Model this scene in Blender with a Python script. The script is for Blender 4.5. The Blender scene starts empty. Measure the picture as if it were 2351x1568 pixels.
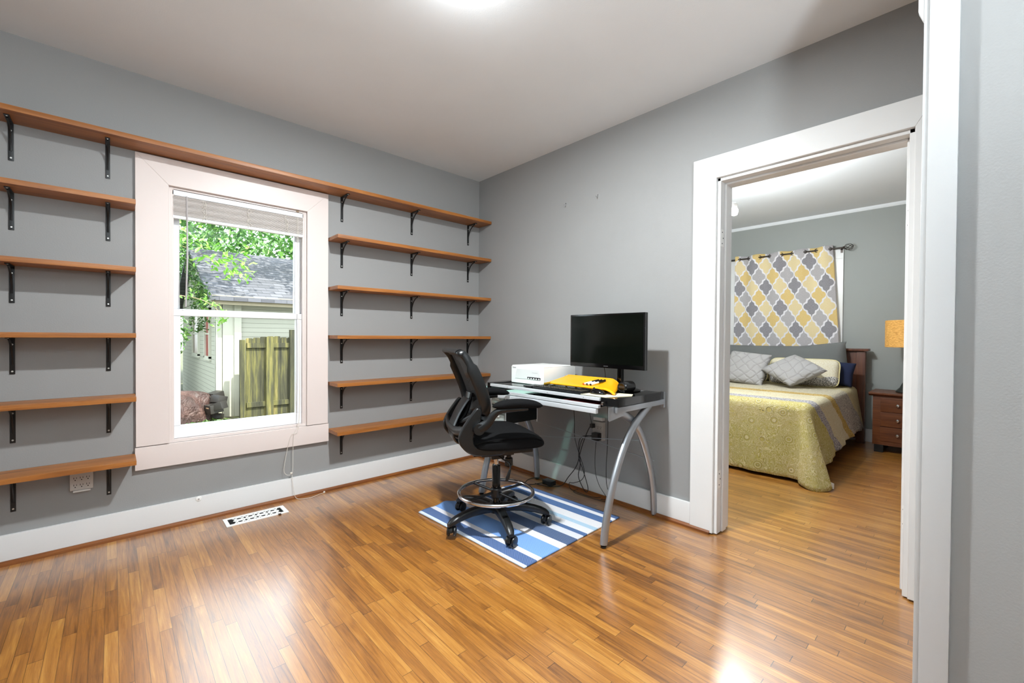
import bpy, bmesh, math, random
from mathutils import Vector, Matrix
random.seed(7)
R = math.radians
sc = bpy.context.scene
COL = sc.collection
PI = math.pi

# ------------------------------------------------------------------ nodes
class S:
    """socket wrapper with arithmetic"""
    def __init__(s, nt, v): s.nt, s.v = nt, v
    def _m(s, op, *a):
        n = s.nt.nodes.new('ShaderNodeMath'); n.operation = op
        for i, x in enumerate((s,) + a):
            x = x.v if isinstance(x, S) else x
            if isinstance(x, (int, float)): n.inputs[i].default_value = x
            else: s.nt.links.new(x, n.inputs[i])
        return S(s.nt, n.outputs[0])
    def __add__(s, o): return s._m('ADD', o)
    __radd__ = __add__
    def __sub__(s, o): return s._m('SUBTRACT', o)
    def __rsub__(s, o): return s._m('MULTIPLY', -1.0)._m('ADD', o)
    def __mul__(s, o): return s._m('MULTIPLY', o)
    __rmul__ = __mul__
    def __truediv__(s, o): return s._m('DIVIDE', o)
    def floor(s): return s._m('FLOOR')
    def fract(s): return s._m('FRACT')
    def abs(s): return s._m('ABSOLUTE')
    def lt(s, o): return s._m('LESS_THAN', o)
    def gt(s, o): return s._m('GREATER_THAN', o)
    def mod(s, o): return s._m('FLOORED_MODULO', o)
    def mn(s, o): return s._m('MINIMUM', o)
    def mx(s, o): return s._m('MAXIMUM', o)
    def sin(s): return s._m('SINE')
    def sqrt(s): return s._m('SQRT')
    def ss(s, a, b):
        n = s.nt.nodes.new('ShaderNodeMapRange'); n.interpolation_type = 'SMOOTHSTEP'
        s.nt.links.new(s.v, n.inputs[0]); n.inputs[1].default_value = a; n.inputs[2].default_value = b
        return S(s.nt, n.outputs[0])

class M:
    def __init__(s, name):
        s.mat = bpy.data.materials.new(name); s.mat.use_nodes = True
        s.nt = s.mat.node_tree; s.b = s.nt.nodes['Principled BSDF']; s.out = s.nt.nodes['Material Output']
    def n(s, t, **k):
        n = s.nt.nodes.new(t)
        for a, v in k.items(): setattr(n, a, v)
        return n
    def l(s, a, b): s.nt.links.new(a.v if isinstance(a, S) else a, b)
    def set(s, **k):
        for a, v in k.items():
            i = s.b.inputs[a.replace('_', ' ')]
            if isinstance(v, S): s.l(v, i)
            elif hasattr(v, 'is_linked'): s.l(v, i)
            else: i.default_value = v
        return s
    def pos(s, obj=False):
        if obj: o = s.n('ShaderNodeTexCoord').outputs['Object']
        else: o = s.n('ShaderNodeNewGeometry').outputs['Position']
        x = s.n('ShaderNodeSeparateXYZ'); s.l(o, x.inputs[0])
        return [S(s.nt, x.outputs[i]) for i in range(3)]
    def vec(s, *a):
        c = s.n('ShaderNodeCombineXYZ')
        for i, v in enumerate(a):
            if isinstance(v, S): s.l(v, c.inputs[i])
            else: c.inputs[i].default_value = v
        return c.outputs[0]
    def noise(s, vec, scale=5, detail=3, rough=.5, dist=0):
        n = s.n('ShaderNodeTexNoise'); s.l(vec, n.inputs['Vector'])
        n.inputs['Scale'].default_value = scale; n.inputs['Detail'].default_value = detail
        n.inputs['Roughness'].default_value = rough; n.inputs['Distortion'].default_value = dist
        return S(s.nt, n.outputs['Fac'])
    def white(s, vec):
        n = s.n('ShaderNodeTexWhiteNoise'); s.l(vec, n.inputs['Vector']); return S(s.nt, n.outputs['Value'])
    def voro(s, vec, scale=5, feature='F1', out='Distance'):
        n = s.n('ShaderNodeTexVoronoi', feature=feature); s.l(vec, n.inputs['Vector']); n.inputs['Scale'].default_value = scale
        return S(s.nt, n.outputs[out])
    def ramp(s, fac, stops, interp='LINEAR'):
        n = s.n('ShaderNodeValToRGB'); s.l(fac, n.inputs[0]); cr = n.color_ramp; cr.interpolation = interp
        while len(cr.elements) < len(stops): cr.elements.new(.5)
        for e, (p, c) in zip(cr.elements, stops): e.position = p; e.color = (*rgb(c), 1)
        return n.outputs[0]
    def mix(s, fac, a, b, mode='MIX'):
        n = s.n('ShaderNodeMix', data_type='RGBA', blend_type=mode)
        for i, v in ((0, fac), (6, a), (7, b)):
            if isinstance(v, S): s.l(v, n.inputs[i])
            elif hasattr(v, 'is_linked'): s.l(v, n.inputs[i])
            elif isinstance(v, (tuple, list, str)): n.inputs[i].default_value = (*rgb(v), 1)
            else: n.inputs[i].default_value = v
        return n.outputs[2]
    def bump(s, h, strength=.3, dist=.01):
        n = s.n('ShaderNodeBump'); n.inputs['Strength'].default_value = strength; n.inputs['Distance'].default_value = dist
        s.l(h, n.inputs['Height']); s.l(n.outputs[0], s.b.inputs['Normal']); return s

def rgb(c):
    if isinstance(c, str):
        c = [int(c[i:i+2], 16)/255 for i in (0, 2, 4)]
        return tuple(x/12.92 if x <= .04045 else ((x+.055)/1.055)**2.4 for x in c)
    return tuple(c[:3])

def plain(name, c, rough=.5, metal=0, var=.0, scale=8, bump=0, bscale=200, **k):
    m = M(name); m.set(Roughness=rough, Metallic=metal, **k)
    P = m.n('ShaderNodeTexCoord').outputs['Object']
    if var:
        a = tuple(x*(1-var) for x in rgb(c)); b = tuple(min(1, x*(1+var)) for x in rgb(c))
        m.set(Base_Color=m.mix(m.noise(P, scale, 4), a, b))
    else: m.set(Base_Color=(*rgb(c), 1))
    if bump: m.bump(m.noise(P, bscale, 2), bump, .002)
    return m.mat

# ------------------------------------------------------------------ mesh helpers
class MB:
    def __init__(s): s.bm = bmesh.new()
    def add(s, vs, fs):
        v = [s.bm.verts.new(p) for p in vs]
        out = []
        for f in fs:
            try: out.append(s.bm.faces.new([v[i] for i in f]))
            except ValueError: pass
        return v
    def box(s, x0, x1, y0, y1, z0, z1, bev=0, M_=None, seg=2):
        if x0 > x1: x0, x1 = x1, x0
        if y0 > y1: y0, y1 = y1, y0
        if z0 > z1: z0, z1 = z1, z0
        vs = [(x, y, z) for x in (x0, x1) for y in (y0, y1) for z in (z0, z1)]
        fs = [(0,1,3,2),(4,6,7,5),(0,4,5,1),(2,3,7,6),(0,2,6,4),(1,5,7,3)]
        v = s.add(vs, fs)
        if bev:
            es = list({e for a in v for e in a.link_edges})
            r = bmesh.ops.bevel(s.bm, geom=es, offset=bev, segments=seg, affect='EDGES', profile=.7)
            v = list(set([q for q in r['verts'] if q.is_valid] + [q for q in v if q.is_valid]))
        if M_ is not None:
            for q in v: q.co = M_ @ q.co
        return s
    def tube(s, pts, r, n=10, caps=True, flat=None, up=None):
        """sweep a round (or flat=(a,b) elliptical) section; r number or list"""
        pts = [Vector(p) for p in pts]; k = len(pts)
        rs = r if isinstance(r, (list, tuple)) else [r]*k
        T = [(pts[min(i+1, k-1)]-pts[max(i-1, 0)]).normalized() for i in range(k)]
        if up is not None: nrm = Vector(up)
        else: nrm = Vector((0, 0, 1)) if abs(T[0].z) < .9 else Vector((1, 0, 0))
        rings = []
        for i in range(k):
            t = T[i]; a = (nrm - t*nrm.dot(t))
            if a.length < 1e-6: a = t.orthogonal()
            a.normalize(); b = t.cross(a); nrm = a if up is None else Vector(up)
            fa, fb = flat if flat else (1, 1)
            rings.append([pts[i] + a*(rs[i]*fa*math.cos(2*PI*j/n)) + b*(rs[i]*fb*math.sin(2*PI*j/n)) for j in range(n)])
        s.loft(rings, caps); return s
    def loft(s, rings, caps=True, closed=False):
        n = len(rings[0]); vs = [p for r_ in rings for p in r_]; fs = []
        K = len(rings)
        for i in range(K if closed else K-1):
            a, b = i*n, ((i+1) % K)*n
            for j in range(n): fs.append((a+j, a+(j+1) % n, b+(j+1) % n, b+j))
        if caps and not closed: fs += [tuple(range(n))[::-1], tuple((K-1)*n+j for j in range(n))]
        s.add(vs, fs); return s
    def ring(s, c, R_, r, n=48, m=10, axis='z', sq=1):
        c = Vector(c); rings = []
        for i in range(n):
            a = 2*PI*i/n; d = Vector((math.cos(a), math.sin(a), 0)); up = Vector((0, 0, 1))
            if axis == 'y': d = Vector((math.cos(a), 0, math.sin(a))); up = Vector((0, 1, 0))
            if axis == 'x': d = Vector((0, math.cos(a), math.sin(a))); up = Vector((1, 0, 0))
            rings.append([c + d*(R_+r*math.cos(2*PI*j/m)) + up*(r*sq*math.sin(2*PI*j/m)) for j in range(m)])
        s.loft(rings, closed=True); return s
    def lathe(s, prof, c=(0, 0, 0), n=32, axis='z'):
        rings = []
        for (r_, h) in prof:
            ring = []
            for j in range(n):
                a = 2*PI*j/n; x, y = r_*math.cos(a), r_*math.sin(a)
                p = {'z': (x, y, h), 'x': (h, x, y), 'y': (y, h, x)}[axis]
                ring.append(Vector(p)+Vector(c))
            rings.append(ring)
        s.loft(rings); return s
    def cyl(s, a, b, r, n=20):
        a, b = Vector(a), Vector(b); s.tube([a, b], r, n); return s
    def prism(s, poly, axis, d0, d1):
        """poly: 2D points; axis 'x': (y,z), 'y': (x,z), 'z': (x,y)"""
        def P(p, d): return {'x': (d, p[0], p[1]), 'y': (p[0], d, p[1]), 'z': (p[0], p[1], d)}[axis]
        n = len(poly); vs = [P(p, d0) for p in poly]+[P(p, d1) for p in poly]
        fs = [tuple(range(n))[::-1], tuple(range(n, 2*n))]+[(i, (i+1) % n, n+(i+1) % n, n+i) for i in range(n)]
        s.add(vs, fs); return s
    def grid(s, f, nu, nv, loopu=False):
        vs = [f(i/nu, j/nv) for i in range(nu+1) for j in range(nv+1)]
        fs = [(i*(nv+1)+j, (i+1)*(nv+1)+j, (i+1)*(nv+1)+j+1, i*(nv+1)+j+1) for i in range(nu) for j in range(nv)]
        s.add(vs, fs); return s
    def xform(s, Mx):
        for v in s.bm.verts: v.co = Mx @ v.co
        return s
    def split(s, name, mat, parent=None, **k):
        """one object per loose piece"""
        s.bm.faces.index_update()
        seen, out = set(), []
        for f0 in s.bm.faces:
            if f0.index in seen: continue
            st, fs = [f0], []; seen.add(f0.index)
            while st:
                f = st.pop(); fs.append(f)
                for e in f.edges:
                    for g in e.link_faces:
                        if g.index not in seen: seen.add(g.index); st.append(g)
            ids = {}; vs = []
            for f in fs:
                for v in f.verts:
                    if v not in ids: ids[v] = len(vs); vs.append(v.co.copy())
            m = MB(); m.add(vs, [[ids[v] for v in f.verts] for f in fs]); out.append(m.build(name, mat, parent, **k))
        s.bm.free(); return out
    def build(s, name, mat, parent=None, smooth=30, kind=None, label=None, world=True, bev=0, sub=0, solid=0, weld=0):
        bm = s.bm
        if weld: bmesh.ops.remove_doubles(bm, verts=bm.verts, dist=weld)
        bmesh.ops.recalc_face_normals(bm, faces=bm.faces)
        me = bpy.data.meshes.new(name); bm.to_mesh(me); bm.free()
        if mat: me.materials.append(mat)
        if smooth:
            for p in me.polygons: p.use_smooth = True
            me.set_sharp_from_angle(angle=R(smooth))
        o = bpy.data.objects.new(name, me); COL.objects.link(o)
        if parent:
            o.parent = parent
            if world: o.matrix_parent_inverse = wm(parent).inverted()
        if solid:
            q = o.modifiers.new('s', 'SOLIDIFY'); q.thickness = solid; q.offset = 0
        if bev:
            q = o.modifiers.new('b', 'BEVEL'); q.width = bev; q.segments = 2; q.limit_method = 'ANGLE'; q.angle_limit = R(40)
        if sub:
            q = o.modifiers.new('u', 'SUBSURF'); q.levels = sub; q.render_levels = sub
        if kind: o['kind'] = kind
        if label: o['label'] = label
        return o

def wm(o):
    m = Matrix.LocRotScale(o.location, o.rotation_euler, o.scale)
    return (wm(o.parent) @ o.matrix_parent_inverse @ m) if o.parent else m

def thing(name, label, cat, loc=(0, 0, 0), rz=0, group=None):
    o = bpy.data.objects.new(name, None); COL.objects.link(o); o.empty_display_size = .1
    o.location = loc; o.rotation_euler = (0, 0, rz); return tag(o, label, cat, group)
def tag(o, label, cat, group=None, kind=None):
    o['label'] = label; o['category'] = cat
    if group: o['group'] = group
    if kind: o['kind'] = kind
    return o
def copy_tree(o, parent=None):
    c = o.copy(); COL.objects.link(c)
    if parent: c.parent = parent
    for ch in [x for x in bpy.data.objects if x.parent == o]: copy_tree(ch, c)
    return c
def bx(name, mat, parent, *a, bev=0, **k):
    return MB().box(*a, bev=bev).build(name, mat, parent, **k)
def spline(pts, n=8, closed=False):
    P = [Vector(p) for p in pts]; k = len(P); out = []
    rng = range(k if closed else k-1)
    for i in rng:
        p0 = P[(i-1) % k] if closed or i > 0 else P[0]; p1 = P[i]; p2 = P[(i+1) % k]
        p3 = P[(i+2) % k] if closed or i+2 < k else P[-1]
        for j in range(n):
            t = j/n
            out.append(.5*((2*p1)+(p2-p0)*t+(2*p0-5*p1+4*p2-p3)*t*t+(3*p1-p0-3*p2+p3)*t**3))
    if not closed: out.append(P[-1])
    return out

# ------------------------------------------------------------------ materials
def wall_mat(name, c):
    m = M(name); P = m.n('ShaderNodeNewGeometry').outputs['Position']
    a = tuple(x*.96 for x in rgb(c)); b = tuple(x*1.04 for x in rgb(c))
    m.set(Base_Color=m.mix(m.noise(P, 2.5, 3), a, b), Roughness=.55)
    m.bump(m.noise(P, 160, 3), .25, .0015); return m.mat
GREY = wall_mat('grey_wall_paint', '919190')
GREYB = wall_mat('bedroom_grey_paint', '969A96')
CEIL = wall_mat('ceiling_paint', 'E4E8EB')
WHITE = plain('white_trim_paint', 'DEDEDD', .35, var=.02, scale=6, bump=.08, bscale=60)
CREAM = plain('warm_white_casing_paint', 'DDD1CC', .4, var=.02, scale=5, bump=.1, bscale=50)
GTRIM = plain('grey_trim_paint', 'B4B5B5', .35, var=.03, scale=5, bump=.12, bscale=40)
SASH = plain('sash_white', 'F0F2F5', .3, var=.01)
BLACKM = plain('black_bracket_metal', '161616', .4, .2, var=.2, scale=40)
SCREW = plain('screw_head', 'D8D8D4', .3, .6)
BLK = plain('black_plastic', '0F1112', .35, var=.25, scale=30, bump=.1, bscale=300)
BLKG = plain('black_gloss', '060607', .12)
BLKM = plain('black_matte_fabric', '0B0B0C', .9, var=.35, scale=400, bump=.5, bscale=900, Specular_IOR_Level=.15)
CHROME = plain('chrome', 'D8DADC', .12, 1)
SILVER = plain('silver_paint', 'A9ADB2', .32, .75, var=.05, scale=20)
ALU = plain('aluminium', 'D5DADD', .35, .3, var=.03)
DARK = plain('dark_void', '050505', .9)
YEL = plain('yellow_plastic', 'EFA508', .35, var=.03, scale=10)
PAPER = plain('cream_paper', 'D9CFAF', .8, var=.05)
WPAPER = plain('white_paper', 'E8E8E4', .8, var=.03)
RED = plain('dark_red_folder', '8A1A1C', .5, var=.1)
WPLAS = plain('white_plastic', 'F2F2EF', .35, var=.01)
PGREY = plain('grey_label_ink', '606468', .5)
CORD = plain('white_cord', 'DAD4CA', .6)
CABLE = plain('black_cable', '0B0B0B', .5)
PLATE = plain('outlet_plate', 'BDB8B2', .45, var=.04, scale=30)

def wood(name, c0, c1, c2, axis='x', rough=.38, sc_=1.0, spec=.5):
    m = M(name); x, y, z = m.pos(True)
    if axis == 'x': v = m.vec(x*1.2, y*22, z*22)
    elif axis == 'y': v = m.vec(x*22, y*1.2, z*22)
    else: v = m.vec(x*22, y*22, z*1.2)
    g = m.noise(v, 1.6*sc_, 6, .65, .8)
    m.set(Base_Color=m.ramp(g, [(.25, c0), (.5, c1), (.75, c2)]), Roughness=rough)
    m.set(Specular_IOR_Level=spec)
    m.bump(g, .12, .002); return m.mat
SHELF = wood('shelf_oak', '724218', '9A5E26', 'B47638', 'x', .42)
SHOE = wood('stained_shoe_moulding', '4E2A0E', '7A4418', '935A24', 'x', .4)
SHOEY = wood('stained_shoe_moulding_y', '4E2A0E', '7A4418', '935A24', 'y', .4)
NIGHT = wood('cherry_nightstand', '40200E', '5E3218', '744422', 'y', .4)
HEADW = wood('dark_headboard_wood', '3A1C0E', '5A2F18', '6E4024', 'z', .4)

def floor_mat(name, w=.0385, dark=1.0):
    m = M(name); x, y, z = m.pos()
    u = x/w; b = u.floor(); fu = u.fract()
    r1 = m.white(m.vec(b, 3.1, 0)); L = .35+.45*m.white(m.vec(b, 9.7, 0))
    v = y/L+r1*17.0; pl = v.floor(); fv = v.fract()
    r2 = m.white(m.vec(b, pl, 1.0)); r3 = m.white(m.vec(b, pl, 5.0))
    # grain: fine streaks and cathedral figures
    gv = m.vec(x*75+r2*37, y*3.4+r3*11, r2*9)
    g = m.noise(gv, 1.3, 6, .7, .6)
    cv = m.vec(x*9+r2*31, y*1.1+r3*19, r3*7)
    c = (m.noise(cv, 1.1, 2, .5, .4)*46).sin()*.5+.5
    fig = r3.gt(.55)*c*.20
    tone = r2*.27+(g-.5)*.95+.42-fig*.55
    big = m.noise(m.vec(x, y, 0), .9, 2)
    tone = tone+(big-.5)*.4
    col = m.ramp(tone, [(.10, '482A0E'), (.30, '764818'), (.5, '9A6222'), (.68, 'B17830'), (.9, 'CA984A')])
    gap = ((fu-.5).abs().gt(.484))._m('MAXIMUM', ((fv-.5).abs()*L).gt((L*.5)-.0011))
    worn = m.noise(m.vec(x, y, 4), 3.1, 3).ss(.35, .75)
    col = m.mix(gap*(.55+.4*worn), col, '1E1004')
    rough = .25+g*.12+worn*.06
    m.set(Base_Color=col, Roughness=rough)
    m.set(Specular_IOR_Level=1.0, Coat_Weight=1.0, Coat_Roughness=.21, Coat_IOR=1.75)
    h = g*.25-gap*1.0+m.noise(m.vec(x*2, y*.6, 0), 3.0, 2)*.5
    m.bump(h, .16, .002)
    return m.mat
FLOOR = floor_mat('oak_strip_floor')

def glass_mat():
    m = M('window_glass'); nt = m.nt
    tr = m.n('ShaderNodeBsdfTransparent'); gl = m.n('ShaderNodeBsdfGlossy'); gl.inputs['Roughness'].default_value = .02
    fr = m.n('ShaderNodeFresnel'); fr.inputs[0].default_value = 1.3
    mx = m.n('ShaderNodeMixShader'); m.l(fr.outputs[0], mx.inputs[0]); m.l(tr.outputs[0], mx.inputs[1]); m.l(gl.outputs[0], mx.inputs[2])
    tr.inputs[0].default_value = (.96, .99, .97, 1)
    m.l(mx.outputs[0], m.out.inputs[0]); return m.mat
GLASS = glass_mat()
def tint_glass():
    m = M('desk_glass')
    tr = m.n('ShaderNodeBsdfTransparent'); tr.inputs[0].default_value = (.72, .88, .84, 1)
    gl = m.n('ShaderNodeBsdfGlossy'); gl.inputs['Roughness'].default_value = .04
    fr = m.n('ShaderNodeFresnel'); fr.inputs[0].default_value = 1.5
    mx = m.n('ShaderNodeMixShader'); m.l(fr.outputs[0], mx.inputs[0]); m.l(tr.outputs[0], mx.inputs[1]); m.l(gl.outputs[0], mx.inputs[2])
    m.l(mx.outputs[0], m.out.inputs[0]); return m.mat
DGLASS = tint_glass()
FROST = plain('frosted_drawer', 'CFDCD8', .45, Transmission_Weight=.3)
def emit(name, c, s):
    m = M(name); m.set(Base_Color=(*rgb(c), 1), Emission_Color=(*rgb(c), 1), Emission_Strength=s); return m.mat
LAMP = emit('lamp_diffuser', 'FFF8EE', 14)
BULB = emit('bulb_glow', 'FFFAF0', 25)

# ------------------------------------------------------------------ room shell
H = 2.6
def struct(name, mb, mat, parent=None, **k):
    o = mb.build(name, mat, parent, **k)
    if not parent: o['kind'] = 'structure'
    return o
WX0, WX1, WZ0, WZ1 = -2.312, -1.549, .497, 2.003        # window hole
XL, YB = -3.35, -4.6
struct('floor', MB().box(XL, 3.6, YB, 0, -.06, 0), FLOOR, smooth=0)
struct('ceiling', MB().box(XL-.15, .0, YB-.1, .0, H, H+.12), CEIL, smooth=0)
struct('ceiling_bedroom', MB().box(.0, 3.75, YB-.1, .0, H, H+.12), CEIL, smooth=0)
w = MB()
w.box(XL-.15, WX0, 0, .14, -.06, H+.12); w.box(WX1, .14, 0, .14, -.06, H+.12)
w.box(WX0, WX1, 0, .14, -.06, WZ0); w.box(WX0, WX1, 0, .14, WZ1, H+.12)
struct('wall_left', w, GREY, smooth=0)
DY0, DY1, DZ = -3.036, -2.205, 2.05
w = MB()
w.box(0, .14, DY1, 0, -.06, H); w.box(0, .14, YB, DY0, -.06, H); w.box(0, .14, DY0, DY1, DZ, H)
struct('wall_right', w, GREY, smooth=0)
struct('wall_near', MB().box(-.8, 0, YB, -3.111, -.06, H), GREY, smooth=0)
struct('wall_west', MB().box(XL-.15, XL, YB, 0, -.06, H), GREY, smooth=0)
struct('wall_back', MB().box(XL-.15, 3.75, YB-.15, YB, -.06, H+.12), GREY, smooth=0)
# bedroom walls: far wall with a window hole behind the curtain
BX = 3.59
w = MB(); bw = (-2.06, -1.03, .95, 2.06)
w.box(BX, BX+.15, YB, bw[0], -.06, H+.12); w.box(BX, BX+.15, bw[1], 0, -.06, H+.12)
w.box(BX, BX+.15, bw[0], bw[1], -.06, bw[2]); w.box(BX, BX+.15, bw[0], bw[1], bw[3], H+.12)
struct('wall_bedroom_far', w, GREYB, smooth=0)
struct('wall_bedroom_side', MB().box(.14, BX+.15, 0, .14, -.06, H+.12), GREYB, smooth=0)
# baseboards and shoe moulding
def baseA(x0, x1): return MB().box(x0, x1, -.018, 0, 0, .146, bev=.003)
struct('baseboard_left', baseA(XL, 0), WHITE)
struct('trim_1', MB().prism([(-.018, 0), (-.018, .022), (-.024, .021), (-.034, .012), (-.036, 0)], 'x', XL, -.018), SHOE)
struct('baseboard_right', MB().box(-.018, 0, -2.071, -.018, 0, .146, bev=.003), WHITE)
struct('trim_2', MB().prism([(-.018, 0), (-.018, .022), (-.024, .021), (-.034, .012), (-.036, 0)], 'y', -2.19, -.036), SHOEY)
struct('baseboard_bedroom', MB().box(BX-.018, BX, YB, 0, 0, .14), WHITE)
struct('trim_3', MB().prism([(BX, H), (BX-.016, H), (BX-.012, H-.02), (BX, H-.036)], 'y', YB, 0), CEIL)
# near wall trim (grey painted board with a bead, white casing edge above)
t = MB()
t.box(-.822, -.8, -3.186, -3.123, 0, H, bev=.006)
t.box(-.812, -.79, -3.123, -3.111, 0, H, bev=.002)
struct('trim_4', t, GTRIM)
struct('trim_5', MB().prism([(-3.1105, 2.067), (-3.0985, 2.10), (-3.0985, H), (-3.1105, H)], 'x', -.808, -.79), WHITE)

# ------------------------------------------------------------------ window_1
win = bpy.data.objects.new('window_1', None); COL.objects.link(win); win['kind'] = 'structure'
win.location = (-1.93, 0, .36)
c = MB(); CY = -.022
X0, X1, Z0, Z1 = -2.46, -1.405, .365, 2.155
c.prism([(X0, Z1), (WX0, WZ1), (WX1, WZ1), (X1, Z1)], 'y', CY, 0)
c.prism([(X0, WZ0), (WX0, WZ0), (WX0, WZ1), (X0, Z1)], 'y', CY, 0)
c.prism([(WX1, WZ0), (X1, WZ0), (X1, Z1), (WX1, WZ1)], 'y', CY, 0)
c.build('window_casing', CREAM, win, bev=.0015)
bx('window_apron', CREAM, win, X0-.004, X1+.004, CY-.004, 0, Z0, WZ0-.004, bev=.003)
f = MB()   # jamb liner
f.box(WX0, WX0+.012, .0005, .15, WZ0, WZ1-.012); f.box(WX1-.012, WX1, .0005, .15, WZ0, WZ1-.012); f.box(WX0, WX1, .0005, .15, WZ1-.012, WZ1); f.box(WX0+.0005, WX1-.0005, -.001, .17, WZ0-.003, WZ0+.012)
f.box(WX0+.011, WX0+.024, .004, .0295, WZ0+.011, WZ1-.011); f.box(WX1-.024, WX1-.011, .004, .0295, WZ0+.011, WZ1-.011)
f.build('window_frame', CREAM, win, bev=.001)
a, b = WX0+.012, WX1-.012
lo = MB()
lo.box(a, a+.046, .03, .065, .585, 1.246); lo.box(b-.046, b, .03, .065, .585, 1.246)
lo.box(a, b, .03, .065, WZ0+.013, .585); lo.box(a, b, .026, .065, 1.246, 1.285)
sl = lo.build('window_sash', SASH, win, bev=.003)
bx('window_pane', GLASS, sl, a+.04, b-.04, .046, .05, .58, 1.25, smooth=0)
up = MB()
up.box(a, a+.046, .07, .105, 1.29, WZ1-.06); up.box(b-.046, b, .07, .105, 1.29, WZ1-.06)
up.box(a, b, .07, .105, 1.25, 1.29); up.box(a, b, .07, .105, WZ1-.06, WZ1-.012)
su = up.build('window_sash', SASH, win, bev=.003)
bx('window_pane', GLASS, su, a+.04, b-.04, .086, .09, 1.28, WZ1-.05, smooth=0)

# blind pulled up
BLW = M('blind_slats')
x_, y_, z_ = BLW.pos(); st = (z_/.0042).fract().ss(.1, .5)
BLW.set(Base_Color=BLW.mix(st, 'A79C94', 'E3DCD6'), Roughness=.5); BLW = BLW.mat
blind = thing('window_blind', 'white slatted blind pulled up to the top of the window', 'blind', (-1.93, .03, 1.82))
bx('head_rail', SASH, blind, a+.004, b-.004, .004, .028, 1.958, 1.988, bev=.003)
s = MB()
for i in range(30):
    z = 1.842+i*.0038
    s.box(a+.008+random.random()*.002, b-.008-random.random()*.002, .0+random.random()*.002, .027, z, z+.0021)
s.build('slat_stack', BLW, blind, smooth=0)
bx('bottom_rail', SASH, blind, a+.008, b-.008, 0, .027, 1.822, 1.84, bev=.004)
MB().tube([(-2.226, .0, 1.96), (-2.224, -.006, 1.6), (-2.232, -.004, 1.30)], .0045, 8).build('tilt_wand', plain('clear_wand', 'B9B4B4', .2), blind)
l = MB()
for k, x in enumerate((-2.14, -1.90, -1.68)):
    for q in range(3):
        pts = [(x+random.uniform(-.012, .012), -.003-.002*q, 1.95-i*.012) for i in range(11)]
        l.tube(spline(pts, 3), .0012, 5)
l.split('ladder_string', CORD, blind)
cd = MB()
cd.tube(spline([(-1.606, -.002, 1.955), (-1.60, -.012, 1.4), (-1.602, -.03, .55), (-1.66, -.036, .44), (-1.70, -.036, .24), (-1.69, -.034, .185), (-1.655, -.034, .178), (-1.645, -.034, .22), (-1.640, -.034, .44), (-1.606, -.03, .56), (-1.60, -.014, 1.0), (-1.612, -.002, 1.955)], 6), .0014, 6)
cd.tube(spline([(-1.652, -.034, .19), (-1.646, -.034, .12), (-1.638, -.042, .05), (-1.62, -.045, .004), (-1.55, -.085, .003), (-1.47, -.055, .003), (-1.44, -.05, .003)], 6), .0014, 6)
cd.lathe([(.001, -.008), (.007, -.004), (.008, .004), (.001, .008)], (-1.655, -.036, .186), 10)
cd.lathe([(.001, 0), (.007, .004), (.006, .012), (.001, .014)], (-1.44, -.05, 0), 10)
cd.build('pull_cord', CORD, blind)
bx('cord_cleat', plain('brass_clip', '6B5A44', .4, .7), blind, -1.617, -1.6, -.008, .002, 1.992, 1.9985)

# ------------------------------------------------------------------ door_1 (open doorway)
door = bpy.data.objects.new('door_1', None); COL.objects.link(door); door['kind'] = 'structure'; door.location = (0, -2.6, 0)
cx = -.024; CZ = 2.178; CYL = -2.072; CYR = -3.11
c = MB()
c.prism([(CYL, .008), (DY1, .008), (DY1, DZ), (CYL, CZ)], 'x', cx, 0)
c.prism([(CYL, CZ), (DY1, DZ), (DY0, DZ), (CYR, CZ)], 'x', cx, 0)
c.prism([(DY0, .008), (CYR, .008), (CYR, CZ), (DY0, DZ)], 'x', cx, 0)
c.build('door_casing', WHITE, door, bev=.002)
j = MB()
j.box(-.006, .16, DY1-.019, DY1+.001, .006, DZ); j.box(-.006, .16, DY0-.001, DY0+.019, .006, DZ); j.box(-.006, .16, DY0, DY1, DZ-.019, DZ+.001)
j.build('door_jamb', WHITE, door, bev=.002)
j = MB()
j.box(.045, .10, DY1-.031, DY1-.018, .008, DZ-.018); j.box(.045, .10, DY0+.018, DY0+.031, .01, DZ-.018); j.box(.045, .10, DY0+.02, DY1-.02, DZ-.031, DZ-.018)
j.build('door_stop', WHITE, door, bev=.004)
for (z0, side) in ((1.66, 1), (.27, 1), (1.62, 0), (.30, 0)):
    hg = MB()
    y = DY0+.0195 if not side else DY1-.0195
    hg.box(.004, .04, y-.0015, y+.0015, z0, z0+.1, bev=.001)
    h_ = hg.build('hinge_plate', WPLAS, door)
    d = MB()
    for k in range(3): d.cyl((.014+.014*(k % 2), y-.003, z0+.018+.032*k), (.014+.014*(k % 2), y+.003, z0+.018+.032*k), .0035, 8)
    d.split('screw_hole', DARK, h_)

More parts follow.
